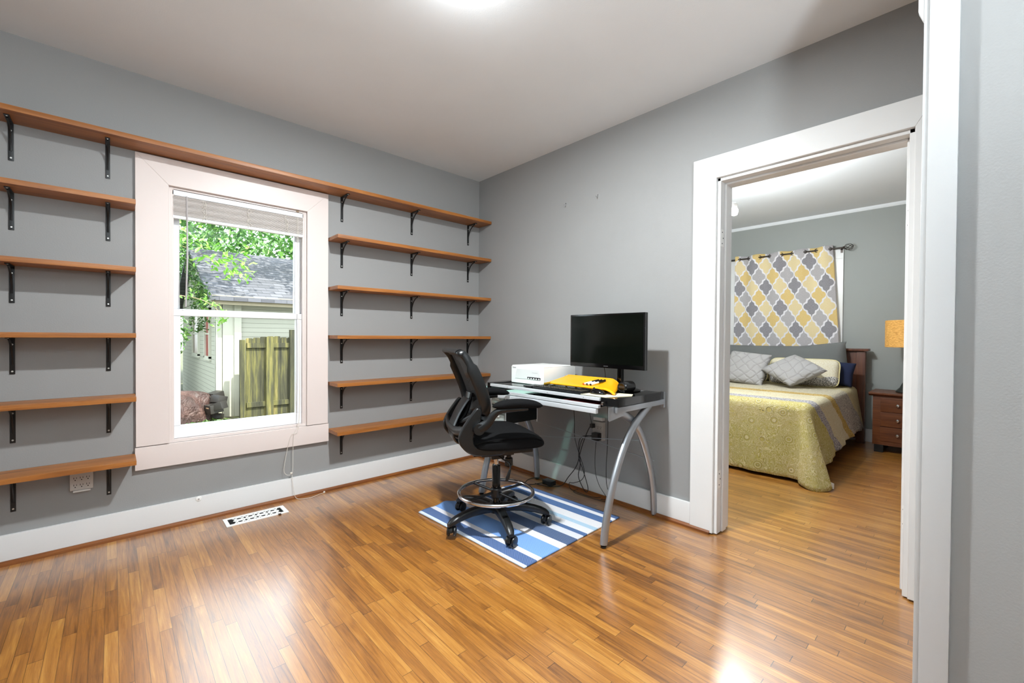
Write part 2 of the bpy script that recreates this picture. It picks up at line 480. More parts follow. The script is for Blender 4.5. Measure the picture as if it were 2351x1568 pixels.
# ------------------------------------------------------------------ shelves
def bracket_parts(root, x, z, idx=0):
    b_ = MB(); w = .0095
    b_.box(x-w, x+w, -.004, 0, z-.182, z, bev=.0015)
    b_.box(x-w, x+w, -.128, 0, z-.004, z, bev=.0015)
    pts = [(x, -.004, z-.135), (x, -.012, z-.095), (x, -.03, z-.055), (x, -.06, z-.026), (x, -.105, z-.006)]
    b_.tube(spline(pts, 5), .0045, 8)
    br = b_.build('bracket', BLACKM, root)
    s_ = MB()
    for zz in (z-.035, z-.168): s_.lathe([(.0001, -.0062), (.0035, -.006), (.0042, -.004), (.0042, -.003)], (x, 0, zz), 10, 'y')
    s_.lathe([(.0001, -.0062), (.003, -.006), (.0035, -.004)], (x, -.115, z), 10, 'z')
    s_.split('screw', SCREW, br)
def shelf(x0, x1, zt, brs, label):
    t_ = thing('wall_shelf', label, 'shelf', ((x0+x1)/2, 0, zt-.025), 0, 'wooden shelves on the window wall')
    MB().box(x0, x1, -.19, -.001, zt-.025, zt, bev=.003).build('board', SHELF, t_)
    for x in brs: bracket_parts(t_, x, zt-.0255)
LB, RB = (-3.25, -2.917, -2.571), (-1.30, -.717, -.13)
shelf(XL+.02, -.004, 2.187, LB+RB, 'long brown wooden shelf running over the top of the window')
OR = ['highest short', 'second highest short', 'middle short', 'second lowest short', 'lowest']
for i, zt in enumerate((1.849, 1.491, 1.140, .800, .460)):
    nm = ['highest', 'second highest', 'middle', 'second lowest', 'lowest'][i]
    shelf(XL+.02, -2.462, zt, LB, '%s of the five short wooden shelves left of the window' % nm)
    shelf(-1.400, -.004, zt-(.004 if i < 4 else .008), RB, '%s of the five short wooden shelves right of the window, near the corner' % nm)

# ------------------------------------------------------------------ outlets, plug, vent, hooks
def outlet(label, origin, ux, cols, name='outlet', w=.088, h=.115):
    """origin = centre on wall; ux = unit along wall; normal outward"""
    n = Vector((0, 0, 1)).cross(ux) if False else None
    return None
o1 = thing('wall_outlet', 'white six socket outlet block on the grey wall under the lowest left shelf', 'outlet', (-2.676, 0, .352))
bx('cover', PLATE, o1, -2.720, -2.632, -.03, 0, .312, .400, bev=.004)
sl_ = MB()
for r_, zc in enumerate((.377, .340)):
    for k in range(3):
        xc = -2.700+.024*k
        sl_.box(xc-.0062, xc-.0042, -.0306, -.029, zc-.004, zc+.005); sl_.box(xc+.004, xc+.006, -.0306, -.029, zc-.003, zc+.004)
        sl_.cyl((xc, -.0306, zc-.0105), (xc, -.029, zc-.0105), .0026, 8)
sl_.split('socket_slot', DARK, o1)
bx('foot_strip', WHITE, o1, -2.708, -2.642, -.034, 0, .303, .3115, bev=.002)
o2 = thing('wall_outlet', 'white outlet block with plugs on the wall behind the desk', 'outlet', (0, -1.41, .47))
bx('cover', PLATE, o2, -.03, 0, -1.452, -1.362, .405, .535, bev=.004)
bx('foot_strip', WHITE, o2, -.033, 0, -1.446, -1.37, .545, .566, bev=.002)
sl_ = MB()
for zc in (.50, .45):
    for k in range(3):
        yc = -1.383-.024*k
        sl_.box(-.0306, -.029, yc-.0062, yc-.0042, zc-.004, zc+.005); sl_.box(-.0306, -.029, yc+.004, yc+.006, zc-.003, zc+.004)
        sl_.cyl((-.0306, yc, zc-.0105), (-.029, yc, zc-.0105), .0026, 8)
sl_.split('socket_slot', DARK, o2)
pa = tag(MB().box(-.075, -.031, -1.44, -1.385, .41, .462, bev=.006).build('power_adapter', BLK), 'black power adapter plugged into the lower sockets behind the desk', 'adapter')
pb = tag(MB().box(-.065, -.031, -1.385, -1.362, .49, .52, bev=.005).build('plug', BLK), 'small black plug in the upper socket behind the desk', 'plug')
hk = None
for i, (y, z, lb) in enumerate(((-1.073, 2.145, 'small silver wall hook above the desk, the lower left one in the photo'), (-1.369, 2.143, 'small silver wall hook above the desk, the upper right one in the photo'))):
    h_ = thing('wall_hook', lb, 'hook', (0, y, z), 0, 'wall hooks above the desk')
    q = MB(); q.tube(spline([(-.001, y, z+.01), (-.006, y, z), (-.012, y, z-.008), (-.02, y, z-.006), (-.023, y, z+.002)], 5), .0022, 8)
    q.build('hook', CHROME, h_)
    q = MB(); q.lathe([(.0001, -.006), (.004, -.005), (.006, 0)], (0, y, z+.012), 12, 'x'); q.build('screw', CHROME, h_)
coax = tag(MB().lathe([(.0001, -.0265), (.004, -.0265), (.0041, -.0225), (.014, -.021), (.016, -.0185)], (-2.172, 0, .135), 20, 'y').build('cable_port', WPLAS), 'small round white cable port on the baseboard under the window', 'port')
bx('port_hole', DARK, coax, -2.174, -2.170, -.0275, -.026, .133, .137)

vent = thing('floor_vent', 'white decorative metal vent set in the floor under the window', 'vent', (-1.90, -.176, 0))
VX0, VX1, VY0, VY1 = -2.065, -1.728, -.245, -.110
v = MB()
rim = .02
v.box(VX0, VX1, VY0, VY0+rim, 0, .005, bev=.001); v.box(VX0, VX1, VY1-rim, VY1, 0, .005, bev=.001)
v.box(VX0, VX0+rim, VY0+rim, VY1-rim, 0, .005); v.box(VX1-rim-.004, VX1, VY0+rim, VY1-rim, 0, .005)
vc = (VY0+VY1)/2
cell = (VX1-VX0-2*rim-.05)/4
for i in range(4):
    xc = VX0+rim+.027+cell*(i+.5)
    for sy in (-1, 1):
        v.ring((xc, vc+sy*.024, .0025), .017, .0045, 20, 6, sq=.5)
    v.ring((xc, vc, .0025), .011, .004, 16, 6, sq=.5)
    for sx in (-1, 1):
        for sy in (-1, 1):
            v.tube([(xc+sx*.010, vc+sy*.008, .0025), (xc+sx*cell*.5, vc+sy*.045, .0025)], .0042, 6, flat=(.5, 1))
            v.tube([(xc+sx*cell*.5, vc, .0025), (xc+sx*.014, vc+sy*.026, .0025)], .0042, 6, flat=(.5, 1))
v.box(VX0+rim+.024, VX1-rim-.024, vc-.003, vc+.003, .001, .0045)
v.build('grille', WPLAS, vent)
bx('duct_opening', DARK, vent, VX0+.01, VX1-.01, VY0+.01, VY1-.01, .0002, .0012)
bx('damper_lever', plain('lever_brown', '3A2418', .5), vent, -1.79, -1.775, VY0-.012, VY0+.004, .001, .006)

# ------------------------------------------------------------------ ceiling lamp
LX, LY = -1.53, -1.84
cl = thing('ceiling_light', 'flush round ceiling lamp at the top edge of the photo', 'lamp', (LX, LY, H))
MB().lathe([(.085, -.001), (.09, -.006), (.085, -.012)], (LX, LY, H), 40).build('trim_ring', WHITE, cl)
MB().lathe([(.078, -.010), (.074, -.02), (.05, -.03), (.0005, -.034)], (LX, LY, H), 40).build('diffuser', LAMP, cl)

# ------------------------------------------------------------------ rug
RUG = M('rug_stripes'); u_ = S(RUG.nt, RUG.n('ShaderNodeTexCoord').outputs['UV'])
sx = RUG.n('ShaderNodeSeparateXYZ'); RUG.l(u_.v, sx.inputs[0]); U_, V_ = S(RUG.nt, sx.outputs[0]), S(RUG.nt, sx.outputs[1])
bnd = [(-1.083, 'DCE6F2'), (-1.063, '2C4F86'), (-.99, 'E6E2E4'), (-.955, '6C9CDC'), (-.813, 'E6E0DE'), (-.752, '24406C'), (-.657, 'D8D6DA'), (-.60, '205088'), (-.565, 'E4E0DE'), (-.50, 'A9C6D8'), (-.46, 'E6E2E0'), (-.38, '22548E'), (-.305, 'E8E4E4'), (-.268, '1F4A84'), (-.232, '16305C')]
stops = [((p+1.083)/(1.083-.224), c_) for p, c_ in bnd]
colr = RUG.ramp(U_, stops, 'CONSTANT')
tw = ((U_*150+V_*150).fract()).ss(.25, .6)
wv = RUG.noise(RUG.vec(U_*300, V_*300, 0), 1, 2)
colr = RUG.mix(tw*.26, colr, 'C6D4E6'); colr = RUG.mix(wv*.25, colr, '30456A', 'MULTIPLY')
RUG.set(Base_Color=colr, Roughness=.95, Specular_IOR_Level=.1); RUG.bump(tw+wv, .5, .002); RUG = RUG.mat
P0, P1, P2, P3 = Vector((-1.12, -.812, 0)), Vector((-1.083, -1.74, 0)), Vector((-.224, -1.717, 0)), Vector((-.262, -.86, 0))
bm = bmesh.new(); N1, N2 = 70, 60; uvl = bm.loops.layers.uv.new('u')
gv = []
for i in range(N1+1):
    for j in range(N2+1):
        u, v_ = i/N1, j/N2
        p = P0.lerp(P3, u).lerp(P1.lerp(P2, u), v_)
        e = 1-v_
        p.y += .02*math.sin(u*9)*e*e
        z = .006+.016*math.exp(-((u-.24)/.045)**2)*max(0, 1-v_*3.2)+.003*max(0, math.sin(u*25+v_*4))*e
        gv.append((bm.verts.new((p.x, p.y, z)), u, v_))
for i in range(N1):
    for j in range(N2):
        q = [i*(N2+1)+j, (i+1)*(N2+1)+j, (i+1)*(N2+1)+j+1, i*(N2+1)+j+1]
        fc = bm.faces.new([gv[k][0] for k in q])
        for lp, k in zip(fc.loops, q): lp[uvl].uv = (gv[k][1], gv[k][2])
mb = MB(); mb.bm.free(); mb.bm = bm
rug = mb.build('rug', RUG, None, solid=.008, smooth=60)
tag(rug, 'blue and white striped woven rug under the office chair', 'rug')

# ------------------------------------------------------------------ office chair
ch = thing('office_chair', 'black mesh back drafting chair with chrome foot ring on the striped rug', 'chair', (-.871, -1.282, .011), R(-23))
def CH(mb, name, mat, par=None, **k):
    k.setdefault('world', False); return mb.build(name, mat, par or ch, **k)
FZ = .0
# base
hub = MB(); hub.lathe([(.034, .075), (.042, .08), (.044, .125), (.034, .135)], n=28); CH(hub, 'base_hub', BLK)
A0 = [172.6, 244.4, 315, 28.8, 100.6]
for a_ in A0:
    th = R(a_+23); d = Vector((math.cos(th), math.sin(th), 0)); n_ = Vector((-d.y, d.x, 0))
    rings = []
    prof = [(.03, .106, .030, .026), (.10, .112, .029, .025), (.17, .110, .026, .023), (.23, .101, .024, .021), (.27, .091, .023, .020), (.30, .080, .021, .017), (.318, .070, .014, .009)]
    for (r_, z, wv_, hv) in prof:
        rings.append([d*r_+n_*(wv_*math.copysign(abs(math.cos(t_))**.7, math.cos(t_)))+Vector((0, 0, z+hv*math.copysign(abs(math.sin(t_))**.7, math.sin(t_)))) for t_ in [2*PI*k/14 for k in range(14)]])
    CH(MB().loft(rings), 'base_leg', BLK)
    cb = MB(); cb.cyl(d*.298+Vector((0, 0, .045)), d*.298+Vector((0, 0, .072)), .007, 10)
    cd_ = random.uniform(0, PI); cdv = Vector((math.cos(cd_), math.sin(cd_), 0)); cn = Vector((-cdv.y, cdv.x, 0))
    c0 = d*.298+cdv*.012+Vector((0, 0, .0))
    hood = []
    for s_ in (-.009, .009):
        hood.append([c0+cn*s_+cdv*(.032*math.cos(t_))+Vector((0, 0, .032+.031*math.sin(t_))) for t_ in [R(k) for k in range(-10, 200, 15)]])
    cb.loft(hood); cs = CH(cb, 'caster', BLK)
    for s_ in (-1, 1):
        wmb = MB(); rr = []
        for (rad, off) in ((.001, .010), (.020, .010), (.027, .012), (.0295, .017), (.0275, .024), (.014, .027), (.001, .027)):
            rr.append([c0+cn*(s_*off)+cdv*(rad*math.cos(2*PI*k/20))+Vector((0, 0, .0300+rad*math.sin(2*PI*k/20))) for k in range(20)])
        wmb.loft(rr); CH(wmb, 'wheel', BLK, cs)
# column
CH(MB().lathe([(.0245, .12), (.0245, .355), (.022, .36)], n=24), 'column', BLKG)
CH(MB().lathe([(.0135, .355), (.0135, .405)], n=20), 'gas_lift', CHROME)
# foot ring
fr = MB(); fr.ring((0, 0, .195), .221, .0105, 72, 12); frr = CH(fr, 'foot_ring', CHROME)
fs = MB(); fs.lathe([(.030, .165), (.033, .17), (.033, .215), (.030, .22)], n=24)
for a_ in (20, 200, 110, 290):
    d = Vector((math.cos(R(a_+3)), math.sin(R(a_+3)), 0))
    fs.tube([d*.03+Vector((0, 0, .195)), d*.215+Vector((0, 0, .192))], .008, 10, flat=(1, .8))
CH(fs, 'ring_spokes', BLK, frr)
# mechanism
mc = MB(); mc.box(-.11, .09, -.07, .07, .425, .475, bev=.012); mc.box(-.04, .04, -.035, .035, .398, .43, bev=.008); CH(mc, 'tilt_mechanism', BLK)
kn = MB(); kn.lathe([(.014, .425), (.014, .412), (.023, .408), (.024, .366), (.018, .36), (.0005, .36)], (.06, -.055, 0), 20); CH(kn, 'tension_knob', BLK)
lv = MB(); lv.tube(spline([(.0, -.03, .42), (.01, -.10, .415), (.03, -.16, .405), (.022, -.185, .375)], 5), .004, 8); lvo = CH(lv, 'lever', BLK)
lp = MB(); lp.tube([(.022, -.185, .378), (.006, -.19, .335), (-.002, -.192, .318)], [.007, .012, .006], 10, flat=(1, .6)); CH(lp, 'lever_paddle', BLK, lvo)
# seat
def seat_ring(v):
    k = abs(v)/.245; e = max(0, 1-k**3.2); e2 = e**.42
    uf = .262-.05*k**3; ub = -.215+.03*k**3
    top = [(ub, .545), (ub+.02, .572), (-.10, .588), (0, .590), (.10, .585), (.18, .568), (uf-.025, .54), (uf, .512)]
    bot = [(uf-.015, .492), (.15, .484), (0, .484), (-.12, .492), (ub+.03, .505), (ub, .522)]
    mid = .522; out = []
    for (u, z) in top: out.append(Vector((u*(.93+.07*e2), v, mid+(z-mid)*(.25+.75*e2)+.010*k*k*e2)))
    for (u, z) in bot: out.append(Vector((u*(.93+.07*e2), v, mid+(z-mid)*(.25+.75*e2))))
    return out
vs_ = [-.245, -.24, -.225, -.19, -.13, -.06, 0, .06, .13, .19, .225, .24, .245]
st_ = CH(MB().loft([seat_ring(v) for v in vs_]), 'seat', BLKM, sub=2, smooth=180)
pp = spline([(-.19, -.236, .55), (-.1, -.243, .566), (.05, -.244, .568), (.15, -.242, .560), (.205, -.212, .535), (.240, -.10, .524), (.248, 0, .522)], 6)
pip = MB(); pip.tube(pp, .003, 6); pip.tube([Vector((p.x, -p.y, p.z)) for p in pp], .003, 6); CH(pip, 'piping', BLKM, st_)
CH(MB().box(-.19, .16, -.19, .19, .468, .492, bev=.01), 'seat_pan', BLK)
# back frame: rounded loop following the side profile
BP = spline([(-.145, 0, .655), (-.120, 0, .71), (-.124, 0, .77), (-.150, 0, .85), (-.190, 0, .94), (-.232, 0, 1.02), (-.262, 0, 1.045)], 8)
def bprof(t):
    k = t*(len(BP)-1); i = min(int(k), len(BP)-2); f_ = k-i; return BP[i].lerp(BP[i+1], f_)
loop = []
hw = lambda t: .175+.045*math.sin(min(1, t*1.15)*PI*.8)
for k in range(14): t = .04+.86*k/13; p = bprof(t); loop.append((p.x, -hw(t), p.z))
for k in range(1, 8): a_ = k/8*PI/2; t = .90+.1*math.sin(a_); p = bprof(t); loop.append((p.x, -hw(.9)+.05*(1-math.cos(a_)), p.z))
half = loop[:]; loop += [(x, -y, z) for (x, y, z) in half[::-1]]
lpv = [Vector(p) for p in loop]
lpc = spline(lpv, 2, closed=True)
rings = []
K = len(lpc)
for i in range(K):
    t_ = (lpc[(i+1) % K]-lpc[i-1]).normalized(); nx = Vector((1, 0, .35)).normalized(); nx = (nx-t_*nx.dot(t_)).normalized(); bb = t_.cross(nx)
    deep = .033 if lpc[i].z < .97 else .022
    rings.append([lpc[i]-nx*.012+nx*(deep*math.copysign(abs(math.cos(q))**.8, math.cos(q)))+bb*(.012*math.sin(q)) for q in [2*PI*k/12 for k in range(12)]])
CH(MB().loft(rings, closed=True), 'back_frame', BLK, smooth=60)
# top lip
tl = MB()
rr = []
for y in [-.185+.37*k/16 for k in range(17)]:
    e = max(.15, 1-(abs(y)/.19)**6)
    rr.append([Vector((-.250+.030*e*math.cos(q), y, 1.030+.016*math.sin(q)+.010*math.cos(q)*-1)) for q in [2*PI*k/12 for k in range(12)]])
tl.loft(rr); CH(tl, 'top_rail', BLK, smooth=60)
# mesh panel
MESH = M('black_mesh'); xx, yy, zz = MESH.pos(True)
hole = ((yy*420).fract().gt(.55))*((zz*420).fract().gt(.55))
tr = MESH.n('ShaderNodeBsdfTransparent'); mx = MESH.n('ShaderNodeMixShader'); MESH.l(hole*.5, mx.inputs[0]); MESH.l(MESH.b.outputs[0], mx.inputs[1]); MESH.l(tr.outputs[0], mx.inputs[2]); MESH.l(mx.outputs[0], MESH.out.inputs[0])
MESH.set(Base_Color=(.012, .012, .013, 1), Roughness=.8); MESH = MESH.mat
g = MB()
g.grid(lambda u, v: (bprof(.04+.94*v).x-.006-.03*math.sin(u*PI)*.5, (u-.5)*2*hw(.04+.86*v)*.99*(1 if v < .93 else .9), bprof(.04+.94*v).z), 16, 24)
CH(g, 'mesh_panel', MESH, smooth=90)
# side J brackets carrying the arms
jo = [(-.158, .722), (-.172, .738), (-.192, .732), (-.246, .66), (-.275, .606), (-.279, .574), (-.268, .541), (-.229, .502), (-.171, .482), (-.038, .480), (-.034, .509), (-.137, .517), (-.180, .530), (-.200, .556), (-.198, .60), (-.165, .655)]
jc = [(p.x, p.y) for p in spline([(x, y, 0) for x, y in jo], 4, closed=True)]
for s_ in (-1, 1):
    y0, y1 = (-.232, -.200) if s_ < 0 else (.200, .232)
    jb = CH(MB().prism(jc, 'y', y0, y1), 'side_bracket', BLK, bev=.006)
    ar = MB()
    ar.cyl((-.178, s_*.228, .632), (-.178, s_*.262, .632), .03, 24)
    rings = []
    path = spline([(-.178, s_*.25, .632), (-.13, s_*.252, .662), (-.095, s_*.256, .708), (-.05, s_*.262, .728), (.09, s_*.27, .732)], 5)
    for i, p in enumerate(path):
        f_ = i/(len(path)-1); hh = .03-.018*f_
        t_ = (path[min(i+1, len(path)-1)]-path[max(i-1, 0)]).normalized(); up_ = Vector((0, 1, 0)).cross(t_).normalized()
        rings.append([p+up_*(hh*math.sin(q))+Vector((0, 1, 0))*(.014*math.cos(q)) for q in [2*PI*k/12 for k in range(12)]])
    ar.loft(rings); arm = CH(ar, 'arm', BLK)
    pd = MB(); rings = []
    for k in range(19):
        f_ = k/18; u = -.105+.28*f_; e = max(.05, (1-abs(2*f_-1)**3.4))**.5
        wv_ = .042*e; hv = .024*e; zc = .752+.018*math.sin(f_*PI*.9)-.012*f_
        yc = s_*(.262+.012*f_)
        rings.append([Vector((u, yc+wv_*math.copysign(abs(math.cos(q))**.8, math.cos(q)), zc+hv*math.sin(q))) for q in [2*PI*j/16 for j in range(16)]])
    pd.loft(rings); CH(pd, 'arm_pad', BLKM, smooth=180)
    bt = MB(); bt.cyl((-.172, s_*.198, .715), (-.172, s_*.192, .715), .009, 12); CH(bt, 'bracket_bolt', CHROME, jb)
# cross bar joining both brackets behind, and rear lumbar yoke
cb = MB(); cb.tube(spline([(-.25, -.21, .62), (-.268, -.10, .60), (-.27, 0, .60), (-.268, .10, .60), (-.25, .21, .62)], 6), .02, 12, flat=(1.2, .8)); CH(cb, 'cross_bar', BLK)
lb = []
for p, wv_ in zip(spline([(-.185, 0, .765), (-.205, 0, .74), (-.236, 0, .69), (-.268, 0, .62), (-.276, 0, .58), (-.263, 0, .54), (-.235, 0, .515), (-.16, 0, .488), (-.08, 0, .47)], 4), [0]*99):
    lb.append(p)
rings = []
for i, p in enumerate(lb):
    t_ = (lb[min(i+1, len(lb)-1)]-lb[max(i-1, 0)]).normalized(); nn = Vector((0, 1, 0)).cross(t_).normalized()
    rings.append([p+nn*(.008*math.sin(q))+Vector((0, .075*math.copysign(abs(math.cos(q))**.6, math.cos(q)), 0)) for q in [2*PI*k/12 for k in range(12)]])
CH(MB().loft(rings), 'lumbar_yoke', BLK)
sp = MB(); sp.tube(spline([(-.27, 0, .60), (-.235, 0, .63), (-.19, 0, .70), (-.165, 0, .80)], 5), [.035]*16, 12, flat=(.5, 1.4)); 
sp.tube([(-.165, -.17, .70), (-.22, -.08, .645), (-.245, 0, .62)], .016, 10); sp.tube([(-.165, .17, .70), (-.22, .08, .645), (-.245, 0, .62)], .016, 10)
CH(sp, 'back_spine', BLK)

# ------------------------------------------------------------------ desk
dk = thing('drafting_desk', 'silver and black drafting desk with glass top against the right wall', 'desk', (-.32, -1.33, 0))
DFX, DBX, DYL, DYR = -.574, -.085, -.80, -1.915
zt = .80
def D(mb, name, mat, par=None, **k): return mb.build(name, mat, par or dk, **k)
D(MB().box(-.556, -.10, -1.795, -.885, zt-.007, zt-.001, bev=.001), 'glass_top', DGLASS)
r_ = MB(); r_.box(-.576, -.556, -1.812, -.868, zt-.018, zt+.0, bev=.002); D(r_, 'front_rail', ALU)
r_ = MB(); r_.box(-.115, -.095, -1.812, -.868, zt-.02, zt, bev=.002); D(r_, 'back_rail', ALU)
sc2 = MB()
for y in (-1.05, -1.42, -1.70): sc2.cyl((-.5775, y, zt-.010), (-.5755, y, zt-.010), .002, 8)
sc2.split('rail_screw', DARK, dk)
D(MB().box(-.5655, -.10, -1.80, -.86, .744, .746), 'lower_glass_shelf', DGLASS)
r_ = MB(); r_.box(-.588, -.566, -1.812, -.85, .742, .760, bev=.002); r_.box(-.594, -.572, -1.80, -.86, .711, .738, bev=.003); r_.split('drawer_rail', ALU, dk)
# side trays (black plastic with chamfered front corner)
for (ya, yb) in ((-1.812, -1.915), (-.868, -.80)):
    s_ = 1 if yb < ya else -1
    poly = [(-.566, ya), (-.566, ya-(yb-ya)*-.45), (-.545, yb), (-.09, yb), (-.083, ya)]
    tr_ = MB().prism(poly, 'z', zt-.044, zt+.002); D(tr_, 'side_tray', BLKG, bev=.002)
# side frames (silver)
for yb in (-1.905, -.815):
    m_ = MB(); m_.box(-.555, -.03, yb-.008, yb+.010, .722, .754, bev=.006); m_.box(-.04, -.02, yb-.004, yb+.018, .70, .80, bev=.004)
    D(m_, 'side_rail', SILVER)
    y2 = yb+.05 if yb < -1.5 else yb-.05
    m_ = MB(); m_.prism([(-.605, .757), (-.555, .757), (-.55, .73), (-.50, .716), (-.45, .70), (-.60, .682), (-.606, .69)], 'y', min(yb+.012, yb+.016), max(yb+.012, yb+.016)); D(m_, 'bracket_plate', SILVER)
for y in (-1.85, -.845): 
    m_ = MB(); m_.cyl((-.587, y, .772), (-.587, y+.012, .772), .011, 16); D(m_, 'roller_knob', CHROME)
# curved legs
def leg(pts, y, name, rad=.028):
    P_ = spline([(x, y, z) for x, z in pts], 6)
    m_ = MB(); m_.tube(P_, rad, 16, flat=(.95, .62), up=(1, 0, .2)); o = D(m_, name, SILVER)
    a_ = P_[0]
    f_ = MB(); f_.lathe([(.012, 0), (.016, .002), (.016, .010), (.006, .013), (.006, .02)], (a_.x, a_.y, 0), 16); f_.build('foot', BLK, o)
lf = [(-.611, .016), (-.581, .167), (-.518, .345), (-.413, .522), (-.301, .633), (-.150, .725)]
lr = [(-.020, .016), (-.051, .242), (-.134, .449), (-.237, .598), (-.357, .678), (-.46, .725)]
leg(lf, -1.872, 'front_leg'); leg([(x, z) for x, z in lr], -1.842, 'rear_leg')
leg(lf, -.822, 'front_leg'); leg([(x-.045+.03*z, z) for x, z in lr], -.850, 'rear_leg')
rd = MB(); rd.tube([(-.15, -.83, .49), (-.065, -1.862, .363)], .0028, 8); rd.tube([(-.20, -.93, .378), (-.12, -1.862, .50)], .0028, 8)
rd.split('cross_rod', SILVER, dk)
# hanging drawers under the left end
dr = MB(); dr.box(-.50, -.18, -.955, -.80, .508, .512); dr.box(-.50, -.18, -.955, -.951, .51, .705); dr.box(-.50, -.18, -.804, -.80, .51, .705); dr.box(-.184, -.18, -.955, -.8, .51, .705)
D(dr, 'drawer_case', BLK)
dp = MB()
for y in (-.953, -.802):
    for x in (-.503, -.18): dp.cyl((x, y, .49), (x, y, .725), .005, 10)
dp.split('drawer_post', ALU, dk)
for k in range(3):
    z = .518+.062*k
    d_ = D(MB().box(-.512, -.20, -.945, -.81, z, z+.055, bev=.004), 'drawer', FROST)
    MB().box(-.52, -.51, -.90, -.855, z+.038, z+.048, bev=.002).build('drawer_lip', WPLAS, d_)
# things on the lower shelf
tag(MB().box(-.555, -.30, -1.765, -1.50, .7465, .753, bev=.001).build('folder', RED), 'dark red folder lying on the glass shelf under the desk top', 'folder')
tag(MB().box(-.52, -.28, -1.17, -.93, .7465, .7495).build('paper_sheet', WPAPER), 'white paper sheets on the lower glass shelf behind the far armrest', 'paper')

# printer
pr = thing('printer', 'white laser printer on the left end of the desk', 'printer', (-.24, -1.06, zt))
PX0, PX1, PY0, PY1, PZ = -.40, -.06, -1.225, -.900, .922
b_ = MB(); b_.box(PX0, PX1, PY0, PY1, zt+.002, PZ, bev=.008); b_.box(PX0+.004, PX1-.004, PY0+.003, PY1-.003, PZ, PZ+.006, bev=.003)
b_.build('body', WPLAS, pr)
fx = PX0-.001
MB().prism([(-.945, .835), (-1.195, .835), (-1.188, .905), (-.962, .905)], 'x', fx-.002, fx+.002).build('paper_door', plain('printer_door', 'DCDCDA', .35), pr, bev=.0008)
s_ = MB(); s_.box(fx-.003, fx+.004, -1.195, -1.07, .838, .852); s_.build('paper_slot', DARK, pr)
s_ = MB()
for k in range(5): s_.box(fx-.004, fx, -1.19+.025*k, -1.178+.025*k, .838, .846)
s_.split('slot_rib', WPLAS, pr)
MB().box(fx-.0025, fx, -1.17, -1.115, .882, .8845).build('door_latch', plain('latch_grey', 'B4B4B2', .4), pr)
def text(body, size, M4, mat, parent, name='logo_text'):
    cu = bpy.data.curves.new('t', 'FONT'); cu.body = body; cu.size = size; cu.extrude = .0003
    to = bpy.data.objects.new('t', cu); me = bpy.data.meshes.new_from_object(to)
    bpy.data.objects.remove(to); bpy.data.curves.remove(cu)
    me.transform(M4); me.materials.clear(); me.materials.append(mat); me.name = name
    o = bpy.data.objects.new(name, me); COL.objects.link(o); o.parent = parent; o.matrix_parent_inverse = wm(parent).inverted(); return o
# local x -> -y world, local y -> z, normal -> -x
TM = Matrix(((0, 0, -1, fx-.001), (-1, 0, 0, -.915), (0, 1, 0, .908), (0, 0, 0, 1)))
text('Canon', .014, TM, PGREY, pr)
tag(MB().box(-.53, -.42, -1.235, -1.16, zt+.001, zt+.010, bev=.002).build('stapler', BLK), 'small black gadget on the glass beside the keyboard', 'gadget')

# keyboard
kb = thing('keyboard', 'black keyboard on the front of the desk under the yellow tray', 'keyboard', (-.48, -1.49, zt))
MB().box(-.545, -.415, -1.668, -1.26, zt+.001, zt+.013, bev=.003).build('body', BLK, kb)
ks = MB()
for r_i in range(5):
    n = 19
    for k in range(n):
        y = -1.275-k*.0208; x = -.532+r_i*.0215
        ks.box(x-.0085, x+.0085, y-.009, y+.009, zt+.013, zt+.018, bev=.0015, seg=1)
ks.build('keys', plain('key_grey', '23241F', .4), kb)
ms = thing('computer_mouse', 'black computer mouse at the right of the keyboard', 'mouse', (-.47, -1.735, zt))
m_ = MB(); rings = []
for k in range(11):
    f_ = k/10; e = max(.08, 1-abs(2*f_-1)**2.6)**.5
    rings.append([Vector((-.475+.031*e*math.cos(q), -1.675-.105*f_, zt+.0055+.034*e*max(0, math.sin(q))*(1-.3*f_))) for q in [2*PI*j/16 for j in range(16)]])
m_.loft(rings).build('body', BLKG, ms, smooth=180)
MB().lathe([(.0005, -.003), (.007, -.003), (.007, .003), (.0005, .003)], (-.475, -1.70, zt+.0335), 14, 'x').build('scroll_wheel', CHROME, ms)
tag(MB().prism([(-.552, -1.66), (-.555, -1.84), (-.40, -1.905), (-.33, -1.87), (-.39, -1.66)], 'z', zt+.0022, zt+.0045).build('mouse_pad', PAPER), 'cream paper mat under the mouse at the desk corner', 'mat')
for o in (kb, ms): pass

# yellow tray
yt = thing('yellow_tray', 'yellow moulded plastic tray standing over the keyboard', 'tray', (-.36, -1.5, zt))
# moulded shell: lies tilted, front edge low, back edge high, legs at the ends
def ytop(u, v):
    # u along -y (0..1), v from front to back
    y = -1.29-u*(.53-.11*v)
    x = -.46+.22*v+.0*u
    z = zt+.034+.036*v-.010*(1-math.sin(v*PI))*0
    dip = .012*math.exp(-(((u-.60)/.27)**4))*math.exp(-(((v-.5)/.33)**4))
    e = max(0, (u-.88)/.12); e2 = max(0, (.06-u)/.06)
    z -= dip; z -= e*e*(.024+.012*v)+e2*e2*.010
    return (x, y-.012*e, z)
m_ = MB(); m_.grid(ytop, 40, 16)
yo = m_.build('tray_top', YEL, yt, solid=.006, smooth=60)
m_ = MB()
m_.tube([ytop(u/20, 0) for u in range(21)], .006, 8); m_.tube([ytop(u/20, 1) for u in range(21)], .006, 8)
m_.build('tray_rim', YEL, yt)
for (u, v) in ((.985, .06), (.985, .94), (.03, .94)):
    p = Vector(ytop(u, v)); MB().tube([(p.x, p.y, zt+.001), (p.x, p.y+.004, (p.z+zt)/2), p], [.008, .010, .014], 10, flat=(.6, 1)).build('leg', YEL, yt)
